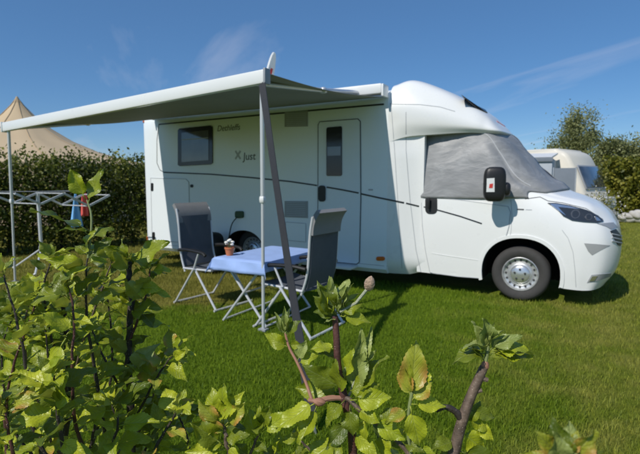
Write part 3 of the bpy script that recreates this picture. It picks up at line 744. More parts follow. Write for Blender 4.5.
for sx, c, r_ in ((1, CB, RB), (-1, CA, RA)):
    sh = c + Vector((-sx*.35, -.1, -.03)); en = r_ + Vector((-sx*.25, .05, -.02)); el = sh.lerp(en, .52) + Vector((-sx*.02, 0, -.04)) + Vector((sx*.20, 0, .0))
    V, F_ = join_vf(tube_vf([sh, el], [.03, .026], 10), tube_vf([el, en], [.026, .022], 10), sellipsoid(el, (.045, .045, .035), .8, Matrix.Identity(3), 12, 8))
    mk('folding_arm', V, F_, 'alu', aw)
def leg(top, foot):
    mid = top.lerp(foot, .45)
    lg = tube('leg', [top, mid], .021, 'alu_leg', aw, 10)
    tube('leg_tube', [mid+(top-mid)*.05, foot+Vector((0, 0, .01))], .0165, 'alu_leg', lg, 10)
    mk('leg_clamp', *sellipsoid(mid, (.027, .027, .035), .5, Matrix.Identity(3), 10, 6), 'white_plastic', lg)
    box('foot', foot+Vector((0, 0, .012)), (.09, .07, .024), 'grey_trim', lg, .006)
leg(Vector((-2.63, YR+.01, 2.37)), Vector((-2.73, 3.62, 0)))
leg(Vector((-6.98, YR+.01, 2.18)), Vector((-7.24, 3.6, 0)))
# tie-down strap
tp = Vector((-2.60, 3.47, 2.36)); pg = iz(312, 434)
sr = empty('tie_down_strap', pg, 'dark grey webbing strap running from the awning rail corner down to a ground peg', 'strap')
V, F_ = [], []; N_ = 30; dr_ = (pg-tp).normalized(); sd = dr_.cross(Vector((0, 1, 0))).normalized()
for i in range(N_+1):
    t = i/N_; p = tp.lerp(pg+Vector((0, 0, .10)), t) - Vector((0, 0, .05*math.sin(math.pi*t)))
    tw = .25*math.sin(t*3.0); s2 = (Matrix.Rotation(tw, 3, dr_) @ sd); nn = s2.cross(dr_)
    for a_, b_ in ((-1, -1), (1, -1), (1, 1), (-1, 1)): V.append(p + s2*(.038*a_) + nn*(.003*b_))
for i in range(N_):
    for j in range(4): F_.append((i*4+j, i*4+(j+1) % 4, i*4+4+(j+1) % 4, i*4+4+j))
mk('webbing', V, F_+[(0, 1, 2, 3), (N_*4+3, N_*4+2, N_*4+1, N_*4)], 'strap', sr)
tube('peg', [pg+Vector((.02, .02, -.03)), pg+Vector((-.005, 0, .12)), pg+Vector((-.03, 0, .13))], .008, 'alu', sr)

# ------------------------------------------------------------------ camping furniture
def make_chair(label):
    """local frame: facing +x, centre of the seat above the origin"""
    c = empty('camping_chair', (0, 0, 0), label, 'chair', 'camping chairs at the table', local=True)
    hw = .27
    def panel(nm, path, w, th, m, par, dip=0):
        path = crpath(path, 6); V, F_ = [], []; k = len(path); nw = 6
        for sd in (0, 1):
            for i, p in enumerate(path):
                t = (path[min(i+1, k-1)]-path[max(i-1, 0)]).normalized(); nn = Vector((-t.z, 0, t.x))
                for j in range(nw+1):
                    f = j/nw*2-1; V.append(p + Vector((0, f*w, 0)) + nn*(sd*th - dip*(1-f*f)))
        m1 = nw+1; h = k*m1
        for sd in (0, 1):
            for i in range(k-1):
                for j in range(nw): F_.append((sd*h+i*m1+j, sd*h+i*m1+j+1, sd*h+(i+1)*m1+j+1, sd*h+(i+1)*m1+j))
        rim = [j for j in range(m1)] + [i*m1+nw for i in range(1, k)] + [(k-1)*m1+j for j in range(nw-1, -1, -1)] + [i*m1 for i in range(k-2, 0, -1)]
        F_ += [(a, b, b+h, a+h) for a, b in zip(rim, rim[1:]+rim[:1])]
        return mk(nm, V, F_, m, par)
    panel('seat', [(-.24, 0, .44), (-.1, 0, .43), (.1, 0, .445), (.25, 0, .47), (.29, 0, .45)], .25, .018, 'chair_dark', c, .015)
    bk = panel('backrest', [(-.23, 0, .46), (-.27, 0, .62), (-.285, 0, .80), (-.295, 0, .98), (-.30, 0, 1.06)], .235, .02, 'chair_dark', c, .02)
    panel('head_cushion', [(-.288, 0, .98), (-.295, 0, 1.05), (-.31, 0, 1.11), (-.34, 0, 1.17), (-.375, 0, 1.215)], .25, .045, 'chair_head', bk)
    for s_ in (-1, 1):
        tube('back_tube', crpath([(-.20, s_*hw*.93, .40), (-.27, s_*hw*.93, .62), (-.30, s_*hw*.93, .98), (-.33, s_*hw*.93, 1.15)], 5), .0125, 'chair_frame', bk)
        tube('leg', [(.0, s_*hw, .46), (.36, s_*hw, .012)], .0135, 'chair_frame', c)
        tube('leg', [(.02, s_*(hw+.028), .46), (-.34, s_*(hw+.028), .012)], .0135, 'chair_frame', c)
        V, F_ = tube_vf(crpath([(-.27, s_*(hw+.01), .66), (-.1, s_*(hw+.02), .675), (.16, s_*(hw+.02), .66), (.22, s_*(hw+.02), .63)], 5), .02, 8)
        mk('armrest', V, F_, 'black_plastic', c)
        tube('arm_strut', [(.1, s_*(hw+.015), .66), (.0, s_*(hw+.01), .46)], .011, 'chair_frame', c)
        tube('seat_rail', [(-.22, s_*hw*.95, .44), (.28, s_*hw*.95, .46)], .0125, 'chair_frame', c)
    tube('foot_bar', [(.36, -hw-.03, .015), (.36, hw+.03, .015)], .0145, 'chair_frame', c)
    tube('foot_bar', [(-.34, -hw-.05, .015), (-.34, hw+.05, .015)], .0145, 'chair_frame', c)
    return c
def dup(root, label):
    r_ = root.copy(); COL.objects.link(r_); r_['label'] = label
    for ch in list(root.children):
        k = ch.copy(); COL.objects.link(k); k.parent = r_
        for gc in list(ch.children): q = gc.copy(); COL.objects.link(q); q.parent = k
    return r_
ch1 = make_chair('grey camping chair facing the table, in front of the rear service hatch')
ch2 = dup(ch1, 'grey high-backed camping chair with its back to the cab, beside the entry door')
ch1.location = (-3.93, 4.2, 0); ch1.rotation_euler.z = R(-6)
ch2.location = (-2.50, 3.93, 0); ch2.rotation_euler.z = R(177)
# table
tb = empty('camping_table', (-3.0, 4.1, 0), 'folding camping table on crossed silver legs under a blue cloth', 'table')
TX0, TX1, TY0, TY1, TZ = -3.34, -2.70, 3.60, 4.62, .685
box('table_top', ((TX0+TX1)/2, (TY0+TY1)/2, TZ-.015), (TX1-TX0, TY1-TY0, .03), 'table_grey', tb, .008)
for y in (TY0+.08, TY1-.08):
    for s_ in (-1, 1):
        m_ = (TX0+TX1)/2; tube('leg', [(m_-s_*.27, y+s_*.014, TZ-.03), (m_+s_*.27, y+s_*.014, .012)], .0135, 'chair_frame', tb)
for x in (TX0+.05, TX1-.05): tube('stretcher', [(x, TY0+.08, .02), (x, TY1-.08, .02)], .011, 'chair_frame', tb)
tube('pivot', [((TX0+TX1)/2, TY0+.08, .335), ((TX0+TX1)/2, TY1-.08, .335)], .011, 'chair_frame', tb)
# cloth
nx, ny = 34, 44; mgx, mgy = .10, .13; V = []; F_ = []
for i in range(nx+1):
    for j in range(ny+1):
        x = TX0-mgx + (TX1-TX0+2*mgx)*i/nx; y = TY0-mgy + (TY1-TY0+2*mgy)*j/ny
        ox = max(TX0-x, x-TX1, 0); oy = max(TY0-y, y-TY1, 0); d = math.hypot(ox, oy) if min(ox, oy) > 0 else max(ox, oy)
        sx = -1 if x < TX0 else 1; sy = -1 if y < TY0 else 1
        if d > 0:
            w_ = .012*math.sin(14*(x+y)+1.3)*min(1, d/.08)
            zz = TZ+.004 - d*.94; fl = d*.18 + .010 + (.03*min(ox, oy)/.1)
            x2 = x - sx*ox + (sx*fl if ox > 0 else 0) + (w_ if oy > 0 else 0); y2 = y - sy*oy + (sy*(fl+w_) if oy > 0 else 0)
            V.append((x2, y2, zz))
        else: V.append((x, y, TZ+.005+.0025*(noise.noise(Vector((x*6, y*6, 0)))+1)))
F_ = [(i*(ny+1)+j, (i+1)*(ny+1)+j, (i+1)*(ny+1)+j+1, i*(ny+1)+j+1) for i in range(nx) for j in range(ny)]
cl = mk('tablecloth', V, F_, 'cloth_blue'); md = cl.modifiers.new('s', 'SOLIDIFY'); md.thickness = .002; md.offset = 1
tag(cl, 'pale blue cloth draped over the camping table', 'tablecloth')
# flower pot on the cloth
pc = Vector((TX0+.07, TY0+.16, TZ+.01))
fp = empty('flower_pot', pc, 'small terracotta pot with white flowers on the blue tablecloth', 'flower pot')
def lathe_z(prof, c, n=20):
    V, F_ = [], []
    for r, z in prof:
        for j in range(n): a = 2*math.pi*j/n; V.append((c.x+r*math.cos(a), c.y+r*math.sin(a), c.z+z))
    for i in range(len(prof)-1):
        for j in range(n): F_.append((i*n+j, i*n+(j+1) % n, (i+1)*n+(j+1) % n, (i+1)*n+j))
    return V, F_
mk('pot', *lathe_z([(.001, 0), (.035, 0), (.048, .07), (.053, .07), (.053, .085), (.043, .085), (.04, .07), (.001, .068)], pc), 'terracotta', fp)
for k in range(6):
    a = k*1.05; p = pc+Vector((.035*math.cos(a), .035*math.sin(a), .12+.02*(k % 3)))
    f = mk('flower', *sellipsoid(p, (.02, .02, .014), 1, Matrix.Identity(3), 10, 6), 'petal', fp)
    tube('stalk', [pc+Vector((0, 0, .065)), p], .002, 'shoot_green', f, 5)
# black bag by the rear wheel
bp = Vector((-5.30, 5.60, 0))
bgm = empty('bag', bp, 'black holdall with a loop handle beside the rear wheel arch', 'bag')
mk('bag_body', *sellipsoid(bp+Vector((0, 0, .33)), (.23, .16, .33), .45, Matrix.Rotation(R(8), 3, 'Z'), 24, 16), 'bag_black', bgm)
tube('handle', crpath([bp+Vector((-.13, 0, .54)), bp+Vector((-.09, 0, .68)), bp+Vector((.05, 0, .69)), bp+Vector((.12, 0, .54))], 6), .012, 'bag_black', bgm)

# ------------------------------------------------------------------ drying rack
rk = empty('drying_rack', (-7.9, 4.37, 0), 'silver folding clothes airer with zigzag arms in front of the hedge', 'drying rack')
RX = -7.9
po = ix(42.5, 268, RX); tp_ = ix(37.5, 192, RX)
tube('post', [(RX, po.y, .35), (RX, tp_.y, 1.30)], .028, 'alu_leg', rk, 10)
for a in (200, 320, 80):
    d_ = Vector((math.cos(R(a)), math.sin(R(a)), 0))
    lg = tube('leg', [Vector((RX, po.y, .36)), Vector((RX, po.y, .02))+d_*.55], .016, 'alu_leg', rk)
    mk('foot_cap', *sellipsoid(Vector((RX, po.y, .022))+d_*.55, (.024, .024, .022), .8, Matrix.Identity(3), 8, 6), 'white_plastic', lg)
tube('collar', [(RX, po.y, .33), (RX, po.y, .40)], .04, 'grey_trim', rk, 10)
zig = [ix(-12, 193, RX), ix(14, 203, RX), ix(37.5, 193, RX), ix(62, 205, RX), ix(83, 194.5, RX)]
for dx in (0, .75):
    for a, b in zip(zig, zig[1:]):
        bar('scissor_arm', a+Vector((dx, 0, 0)), b+Vector((dx, 0, 0)), .022, .034, 'alu_leg', rk)
for q in zig: tube('cross_rod', [q, q+Vector((.75, 0, 0))], .010, 'alu_leg', rk, 6)
for k in range(6):
    x = RX + .12*k + .05; a, b = zig[0], zig[-1]
    tube('line', [Vector((x, a.y, 1.33)), Vector((x, (a.y+b.y)/2, 1.315)), Vector((x, b.y, 1.33))], .004, 'wire_grey', rk, 5)
def hang(nm, x, y0, y1, z1, z0, m, label, cone=1.0, top=.3):
    V, F_ = [], []; nu, nv = 10, 12
    for i in range(nu+1):
        for j in range(nv+1):
            u, t = i/nu, j/nv; wd = top + (1-top)*t**cone
            yy = (y0+y1)/2 + (u-.5)*(y1-y0)*wd; V.append((x+.03*math.sin(u*12)*t, yy, z1+(z0-z1)*t))
    F_ = [(i*(nv+1)+j, (i+1)*(nv+1)+j, (i+1)*(nv+1)+j+1, i*(nv+1)+j+1) for i in range(nu) for j in range(nv)]
    o = mk(nm, V, F_, m); md = o.modifiers.new('s', 'SOLIDIFY'); md.thickness = .006
    tag(o, label, 'cloth'); return o
ha_ = ix(76, 196, RX+.02); hang('hanging_cloth', RX-.02, ix(70.5, 226, RX).y, ix(84.5, 226, RX).y, zig[4].z+.02, ix(78, 227, RX).z, 'blue_cloth', 'bright blue cloth hung by one corner from the airer', 1.0, .12)
hang('hanging_cloth', RX-.05, ix(82.5, 212, RX).y, ix(91, 212, RX).y, zig[4].z+.02, ix(88, 216, RX).z, 'red_cloth', 'small red cloth hung beside the blue one on the airer', .6, .5)

# ------------------------------------------------------------------ tent behind the hedge
tcn = P(17, 98, 19.5); tcx = Vector((tcn.x, tcn.y, 0))
te = empty('bell_tent', tcx, 'large beige canvas tent with a pointed peak behind the hedge', 'tent')
pk = tcn.z; V, F_ = [], []; na = 48
prf = [(0.02, pk), (.25, pk-.33), (.6, pk-.72), (1.2, pk-1.25), (2.0, pk-1.76), (3.0, pk-2.2), (4.2, pk-2.55), (5.4, pk-2.72), (6.2, pk-2.86), (6.25, .0)]
for r, z in prf:
    for j in range(na):
        a = 2*math.pi*j/na; sc = 1 - (.03*(1+math.cos(a*10)))*min(1, r/2)
        V.append((tcx.x+r*sc*math.cos(a), tcx.y+r*sc*math.sin(a), z))
for i in range(len(prf)-1):
    for j in range(na): F_.append((i*na+j, i*na+(j+1) % na, (i+1)*na+(j+1) % na, (i+1)*na+j))
mk('canvas', V, F_, 'tent', te)
for k in range(10):
    a = 2*math.pi*(k+.5)/10
    tube('seam', [(tcx.x+(r+.01)*.999*math.cos(a), tcx.y+(r+.01)*.999*math.sin(a), z+.01) for r, z in prf[:-1]], .012, 'tent_seam', te, 5)
tube('peak_cap', [(tcx.x, tcx.y, pk-.25), (tcx.x, tcx.y, pk+.06)], [.19, .03], 'tent_seam', te, 12)

# ------------------------------------------------------------------ foliage clouds
def cloud(name, pts, size, m, parent, seed=1, rn=None, elong=1.6):
    r_ = np.random.default_rng(seed); n = len(pts); pts = np.asarray(pts, np.float32)
    d = r_.normal(size=(n, 3)); d /= np.linalg.norm(d, axis=1)[:, None]
    e = r_.normal(size=(n, 3)); e -= d*(e*d).sum(1)[:, None]; e /= np.linalg.norm(e, axis=1)[:, None]
    L = (size*r_.uniform(.6, 1.35, n))[:, None]; W_ = L/elong
    nn = np.cross(d, e)
    V = np.zeros((n, 4, 3), np.float32); V[:, 0] = pts-d*L/2; V[:, 1] = pts+e*W_/2+nn*W_*.12; V[:, 2] = pts+d*L/2; V[:, 3] = pts-e*W_/2+nn*W_*.12
    me = bpy.data.meshes.new(name); me.vertices.add(n*4); me.vertices.foreach_set('co', V.ravel())
    me.loops.add(n*4); me.loops.foreach_set('vertex_index', np.arange(n*4, dtype=np.int32)); me.polygons.add(n)
    me.polygons.foreach_set('loop_start', np.arange(0, n*4, 4, dtype=np.int32)); me.update(calc_edges=True)
    at = me.attributes.new('rnd', 'FLOAT', 'POINT')
    rr = r_.uniform(0, 1, n) if rn is None else np.clip(rn + r_.uniform(-.3, .3, n), 0, 1)
    at.data.foreach_set('value', np.repeat(rr, 4).astype(np.float32)); me.materials.append(MATS[m]); me.validate()
    return link(bpy.data.objects.new(name, me), parent)
def hedge(label, x0, x1, y0, y1, z1, n, size, m, seed, along, group='hedges round the pitch', skew=0):
    r_ = np.random.default_rng(seed); cx, cy = (x0+x1)/2, (y0+y1)/2
    h = empty('hedge', (cx, cy, 0), label, 'hedge', group)
    # shoots first: clumps of leaves round upright twigs, denser to the outside
    nc = n//26; u = r_.uniform(0, 1, (nc, 3)); f = np.array([(u[:, 0]), (u[:, 1]), u[:, 2]**.85]).T
    side = r_.uniform(0, 1, nc) < .65; ax = 0 if along == 'y' else 1
    f[side, ax] = np.where(r_.uniform(0, 1, side.sum()) < .6, 1 if along == 'y' else 0, 0 if along == 'y' else 1) + r_.normal(0, .10, side.sum())
    c = np.stack([x0+(x1-x0)*f[:, 0], y0+(y1-y0)*f[:, 1], .12+(z1-.12)*f[:, 2]], 1)
    c[:, 2] += np.where(f[:, 2] > .85, 1, 0)*r_.normal(0, .06, nc)
    pts = np.repeat(c, 26, 0) + r_.normal(0, 1, (nc*26, 3))*np.array([.085, .085, .12])
    rn = np.repeat(r_.uniform(.1, .8, nc), 26)
    pts[:, 2] = np.maximum(pts[:, 2], .05)
    pts[:, 0] += skew*(pts[:, 1]-7)
    cloud('foliage', pts, size, m, h, seed, rn)
    # stems
    L_ = (y1-y0) if along == 'y' else (x1-x0); V, F_ = [], []
    for k in range(int(L_/.45)):
        t = (k+.5)/int(L_/.45); a = r_.normal(0, .05, 4)
        b = Vector((cx+a[0]+skew*(y0+(y1-y0)*t-7), y0+(y1-y0)*t, 0)) if along == 'y' else Vector((x0+(x1-x0)*t, cy+a[0], 0))
        tube('stem', [b, b+Vector((a[1], a[2], z1*.45)), b+Vector((a[3]*3, a[1]*3, z1*.85))], [.03, .022, .008], 'bark_dark', h, 6)
    return h
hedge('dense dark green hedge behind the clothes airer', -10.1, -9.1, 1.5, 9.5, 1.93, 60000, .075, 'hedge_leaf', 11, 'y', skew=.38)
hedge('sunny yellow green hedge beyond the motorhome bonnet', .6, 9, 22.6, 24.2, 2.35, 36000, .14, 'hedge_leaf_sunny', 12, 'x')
def tree(label, base, h, rx, rz, n, size, m, seed, cl=26, group='trees beyond the pitch'):
    r_ = np.random.default_rng(seed); t = empty('tree', base, label, 'tree', group); base = Vector(base)
    V, F_ = tube_vf(crpath([base+Vector((0, 0, -.05)), base+Vector((.06, 0, h*.35)), base+Vector((-.04, .05, h*.7))], 5), [.15-.011*i for i in range(11)], 8)
    trk = (V, F_); parts = [trk]; C_ = []
    for k in range(cl):
        a = r_.uniform(0, 2*np.pi); zz = r_.uniform(-.75, .95); rr = math.sqrt(max(.05, 1-zz*zz))*r_.uniform(.35, 1.0)
        p = base+Vector((rx*rr*math.cos(a), rx*rr*math.sin(a), h-rz+rz*zz)); C_.append(p)
        s_ = base+Vector((0, 0, h*r_.uniform(.25, .6))); parts.append(tube_vf([s_, s_.lerp(p, .5)+Vector((0, 0, .15)), p], [.045, .03, .01], 5))
    tr_ = mk('trunk', *join_vf(*parts), 'bark_grey', t)
    k = n//cl; pts = np.concatenate([np.array(p)+r_.normal(0, 1, (k, 3))*np.array([rx*.22, rx*.22, rz*.19])*r_.uniform(.6, 1.15) for p in C_])
    pts[:, 2] = np.clip(pts[:, 2], .15, None)
    cloud('crown', pts, size, m, t, seed, np.repeat(r_.uniform(.15, .8, cl), k))
    return t
def at_(px, Y): r = ray(px, 182); return Vector((r.x/r.y*Y, Y, 0))
tree('tall feathery grey green tree behind the caravan', at_(577, 29), 4.95, 1.5, 1.9, 20000, .11, 'tree_leaf', 21, 34)
tree('rounded lower tree between the tall tree and the hedge', at_(612, 27), 3.35, 1.5, 1.3, 13000, .11, 'tree_leaf', 22, 24)
tree('bushy olive tree rising above the sunny hedge', at_(640, 28), 3.4, 1.6, 1.4, 13000, .11, 'tree_leaf', 23, 24)
tree('low tree hidden partly by the caravan roof', at_(552, 30), 3.0, 1.2, 1.2, 9000, .11, 'tree_leaf', 24, 20)
# flowering shrub by the caravan nose
fb = at_(603, 16.2); fs = empty('flowering_shrub', fb, 'small shrub with white blossom in front of the caravan', 'shrub')
r_ = np.random.default_rng(31); pp = r_.normal(0, 1, (1500, 3))*np.array([.22, .22, .26])+np.array([fb.x, fb.y, .62]); pp[:, 2] = np.clip(pp[:, 2], .1, None)
cloud('foliage', pp, .06, 'hedge_leaf_sunny', fs, 32)
pp = r_.normal(0, 1, (420, 3))*np.array([.24, .22, .28])+np.array([fb.x, fb.y, .66]); pp[:, 2] = np.clip(pp[:, 2], .2, None); cloud('blossom', pp, .055, 'blossom', fs, 33, None, 1.1)
for k in range(5):
    a = k*1.25; tube('stem', [fb, fb+Vector((.07*math.cos(a), .07*math.sin(a), .3)), fb+Vector((.2*math.cos(a), .2*math.sin(a), .75))], [.014, .01, .005], 'bark_grey', fs, 5)

# ------------------------------------------------------------------ caravan behind
CY0, CY1 = 18.0, 20.2
cvn = empty('caravan', (-2.4, (CY0+CY1)/2, 0), 'cream touring caravan with a sloping front window behind the motorhome', 'caravan')
sp_ = [(-5.2, .42), (.62, .42), (.80, .55), (.84, .85), (.76, 1.12), (.66, 1.38), (.50, 1.75), (.28, 2.22), (.12, 2.45), (-.15, 2.58), (-.6, 2.64), (-4.5, 2.62), (-5.1, 2.45), (-5.3, 1.4)]
sp_ = [(p.x, p.z) for p in crpath([(x, 0, z) for x, z in sp_[2:-2]], 3)]; sp_ = [(-5.2, .42), (.62, .42)] + sp_ + [(-5.15, 2.35), (-5.3, 1.4)]
n = len(sp_); V = []; 
for y, sc in ((CY0+.06, .985), (CY0, .965), (CY0, .965), (CY1, .97), (CY1-.06, .985))[:1]: pass
ys = [(CY0, .955), (CY0+.05, .985), (CY0+.16, 1.0), (CY1-.16, 1.0), (CY1-.05, .985), (CY1, .955)]
for y, sc in ys:
    for x, z in sp_: V.append((-2.2+(x+2.2)*sc, y, 1.5+(z-1.5)*sc))
F_ = [(i*n+j, i*n+(j+1) % n, (i+1)*n+(j+1) % n, (i+1)*n+j) for i in range(len(ys)-1) for j in range(n)] + [tuple(range(n)), tuple((len(ys)-1)*n+j for j in range(n))]
cb = mk('caravan_body', V, F_, 'caravan', cvn); B_cv = bvh(cb)
fw_ = bar('front_window', (.60, CY0+.25, 1.64), (.60, CY1-.25, 1.64), .05, .78, 'pane', cvn, .02, Vector((-.38, 0, .92)))
bar('window_frame', (.585, CY0+.2, 1.64), (.585, CY1-.2, 1.64), .04, .88, 'grey_trim', fw_, .02, Vector((-.38, 0, .92)))
pixline('panel_seam', [(586, 166), (590, 182), (596, 200)], [B_cv], .03, 'grey_trim', cvn, .004)
for x in (-2.4,):
    wl_ = mk('wheel', *lathe_y([(.05, -.01), (.15, -.02), (.2, 0)], x, CY0-.02, .31, 20), 'rim', cvn)
    mk('tyre', *lathe_y([(.2, 0), (.22, -.03), (.28, -.03), (.31, 0), (.31, .16), (.2, .16)], x, CY0-.02, .31, 24), 'tyre', wl_)
bar('drawbar', (.4, (CY0+CY1)/2, .38), (1.5, (CY0+CY1)/2, .42), .1, .1, 'grey_trim', cvn)
tube('jockey_wheel', [(1.35, (CY0+CY1)/2, .0), (1.35, (CY0+CY1)/2, .5)], .04, 'grey_trim', cvn)
box('gas_locker', (.95, (CY0+CY1)/2, .68), (.45, 1.5, .55), 'white_plastic', cvn, .1)
cvn.rotation_euler.z = R(-20); cvn.location = (-2.72, 20.0, 0)
# porch awning on its side
pa = empty('porch_awning', (-2.2, 17, 0), 'grey fabric porch awning with pale roof beside the cream caravan', 'awning')
V = [(-3.9, 16.2, 2.25), (-1.02, 16.2, 2.25), (-.95, 17.96, 2.46), (-3.9, 17.96, 2.46)]
V += [(x, y, z-.05) for x, y, z in V]
mk('roof', V, [(0, 1, 2, 3), (7, 6, 5, 4), (0, 4, 5, 1), (1, 5, 6, 2), (2, 6, 7, 3), (3, 7, 4, 0)], 'white_plastic', pa)
box('front_wall', (-2.46, 16.22, 1.1), (2.9, .03, 2.2), 'caravan_awning', pa, .004)
box('side_wall', (-1.02, 17.08, 1.1), (.03, 1.74, 2.2), 'caravan_awning', pa, .004)
box('valance', (-2.45, 16.17, 2.17), (2.92, .04, .14), 'awning_dark', pa, .004)
wx0, wx1 = at_(553, 15.6).x, at_(575.5, 15.6).x
wb = empty('windbreak', ((wx0+wx1)/2, 15.6, 0), 'dark blue grey windbreak panel beside the caravan', 'windbreak')
box('panel', ((wx0+wx1)/2, 15.6, 1.02), (wx1-wx0, .03, 1.72), 'awning_dark', wb, .004)
for x in (wx0, wx1): tube('pole', [(x, 15.57, 0), (x, 15.57, 1.9)], .018, 'alu', wb, 6)
# pale stones heaped by the far hedge
for k in range(16):
    r_ = random.Random(100+k); t = k/15; x = .9 + 1.7*t + r_.uniform(-.05, .05); top = k % 2
    hgt = .16 + .30*t; c = Vector((x, 20.1 + r_.uniform(-.1, .1), hgt*(.45 if not top else 1.15)))
    rr = (.17+.05*r_.random(), .16, hgt*(.5 if not top else .45))
    V, F_ = sellipsoid(c, rr, .8, Matrix.Rotation(r_.uniform(-.4, .4), 3, 'Y'), 12, 8); V = [v + (v-c)*(.22*noise.noise(v*4)) for v in V]
    if not top: zmin = min(v.z for v in V); V = [v - Vector((0, 0, zmin+.01)) for v in V]
    tag(mk('rock', V, F_, 'stone'), 'pale grey rock in the low heap before the sunny hedge', 'rock', 'rocks heaped before the hedge')

# ------------------------------------------------------------------ apple shrubs in front
def leaf_mesh(name, L, Wd, fold, curl, twist, seed, m, lobes=1.0):
    r_ = random.Random(seed); n, k = 24, 4; V, F_, UV = [], [], []
    for i in range(n+1):
        t = i/n; w = Wd/2*(math.sin(math.pi*min(1, t**.72))**.85)*(1-.25*t)*1.12 if 0 < t < 1 else .0008
        if 0 < t < 1: w *= 1 + .05*(1 if i % 2 else -1)
        ang = curl*t*t; x = L*(math.sin(ang)/curl*1.0 if abs(curl) > .01 else t) if False else L*t*(1-.16*abs(curl)*t)
        z0 = -L*.5*curl*t*t + .02*L*math.sin(t*9+seed)
        for j in range(-k, k+1):
            f = j/k; wav = .11*Wd*math.sin(t*11+seed+(2 if j > 0 else 0))*f*f
            y = w*f*math.cos(fold); z = z0 + abs(w*f)*math.sin(fold) + wav
            a = twist*t; V.append((x, y*math.cos(a)-(z-z0)*math.sin(a), z0+y*math.sin(a)+(z-z0)*math.cos(a))); UV.append((.5+f*.5*(w/(Wd/2)), t))
    m1 = 2*k+1
    for i in range(n):
        for j in range(2*k): F_.append((i*m1+j, (i+1)*m1+j, (i+1)*m1+j+1, i*m1+j+1))
    # petiole
    o = len(V); pl = L*.22; pr_ = .0011
    pv, pf = tube_vf([(-pl, 0, -.1*pl), (-pl*.4, 0, 0), (L*.02, 0, .0004)], [pr_*1.1, pr_, pr_*.9], 5)
    V += [tuple(v) for v in pv]; F_ += [tuple(i+o for i in f) for f in pf]; UV += [(.5, .1)]*len(pv)
    V = [(x+pl, y, z+.1*pl) for x, y, z in V]
    me = bpy.data.meshes.new(name); me.from_pydata(V, [], F_); me.update()
    uvl = me.uv_layers.new(name='UVMap')
    for lp in me.loops: uvl.data[lp.index].uv = UV[lp.vertex_index]
    for p in me.polygons: p.use_smooth = True
    me.materials.append(MATS[m]); return me
LM = {}
LM['n'] = [leaf_mesh('leaf', .062, .024+.002*q, R(38+5*(q % 3)), [.1, -.25, .35, .6, -.1, .2][q], [.3, -.3, .5, 0, -.5, .2][q], 13*q+3, 'leaf_pale') for q in range(6)]
for m, key in (('leaf', 'd'), ('leaf_fresh', 'f'), ('leaf_edge', 'e'), ('leaf_pale', 'p')):
    LM[key] = [leaf_mesh('leaf', .062, .040*(.85+.1*(q % 4)), R(8+9*(q % 3)), [.15, .5, -.2, .8, .35, 1.0][q], [.2, -.3, .5, 0, -.5, .3][q], 17*q+len(key), m) for q in range(6)]
def put_leaf(par, base, d, up, L, key, q=None, rnd=random):
    d = Vector(d).normalized(); up = Vector(up); up = up - d*up.dot(d)
    if up.length < 1e-4: up = d.orthogonal()
    up.normalize(); s_ = up.cross(d)
    o = bpy.data.objects.new('leaf', LM[key][rnd.randrange(6) if q is None else q]); COL.objects.link(o); o.parent = par
    M = Matrix((d, s_, up)).transposed().to_4x4(); k = L/.075
    o.matrix_parent_inverse = Matrix.Translation(-Vector(par.location)); o.matrix_basis = Matrix.Translation(Vector(base)) @ M @ Matrix.Scale(k, 4)
    return o
TOC = -FW  # general direction from which leaves are seen; sun comes from the same side
SUNV = -SUND
def shoot(par, pts, r0, r1, m, nleaf, L, keys, rnd, start=.15, tip=4, spread=1.0, nm='stem'):
    pts = crpath(pts, 6); k = len(pts)
    w_ = [p + Vector((rnd.uniform(-1, 1), rnd.uniform(-1, 1), 0))*r0*.28 for p in pts]; w_[0] = pts[0]
    tube(nm, w_, [r0+(r1-r0)*i/(k-1) for i in range(k)], m, par, 8)
    ga = rnd.uniform(0, 6.28)
    for i in range(nleaf):
        t = start + (1-start)*(i+.5)/nleaf; f = t*(k-1); a = int(f); p = w_[a].lerp(w_[min(a+1, k-1)], f-a)
        ax = (w_[min(a+1, k-1)]-w_[max(a-1, 0)]).normalized(); ga += 2.4 + rnd.uniform(-.4, .4)
        e1 = ax.orthogonal().normalized(); e2 = ax.cross(e1); out_ = e1*math.cos(ga)+e2*math.sin(ga)
        d = (out_*spread + ax*rnd.uniform(.25, .8) + Vector((0, 0, rnd.uniform(-.25, .25)))).normalized()
        up = (SUNV*1.0 + ax*.4 + Vector((rnd.uniform(-.5, .5), rnd.uniform(-.5, .5), rnd.uniform(-.2, .5))))
        put_leaf(par, p, d, up, L*rnd.uniform(.5, 1.2), rnd.choice(keys), None, rnd)
    for i in range(tip):
        ax = (w_[-1]-w_[-3]).normalized(); a = 2*math.pi*i/max(1, tip)+rnd.uniform(-.4, .4); e1 = ax.orthogonal().normalized(); e2 = ax.cross(e1)
        d = (ax*rnd.uniform(.5, 1.3) + (e1*math.cos(a)+e2*math.sin(a))*.8).normalized()
        put_leaf(par, w_[-1], d, SUNV+ax*.3+Vector((rnd.uniform(-.4, .4), rnd.uniform(-.4, .4), .2)), L*rnd.uniform(.5, .95), rnd.choice(keys), None, rnd)
def bud(par, c, r, m='woolly', d=(0, 0, 1)):
    d = Vector(d).normalized(); q = d.to_track_quat('Z', 'Y').to_matrix()
    V, F_ = [], []
    for i, (rr, zz) in enumerate(((.35, -1), (.8, -.6), (1, 0), (.85, .55), (.5, .95), (.1, 1.2))):
        for j in range(9): a = 2*math.pi*j/9+i*.2; V.append(Vector(c)+q @ Vector((r*rr*(1+.15*math.sin(3*a))*math.cos(a), r*rr*math.sin(a), r*1.25*zz)))
    for i in range(5):
        for j in range(9): F_.append((i*9+j, i*9+(j+1) % 9, i*9+9+(j+1) % 9, i*9+9+j))
    return mk('bud', V, F_+[tuple(range(9))[::-1], tuple(45+j for j in range(9))], m, par)
def ground_under(p): return Vector((p.x, p.y, 0))
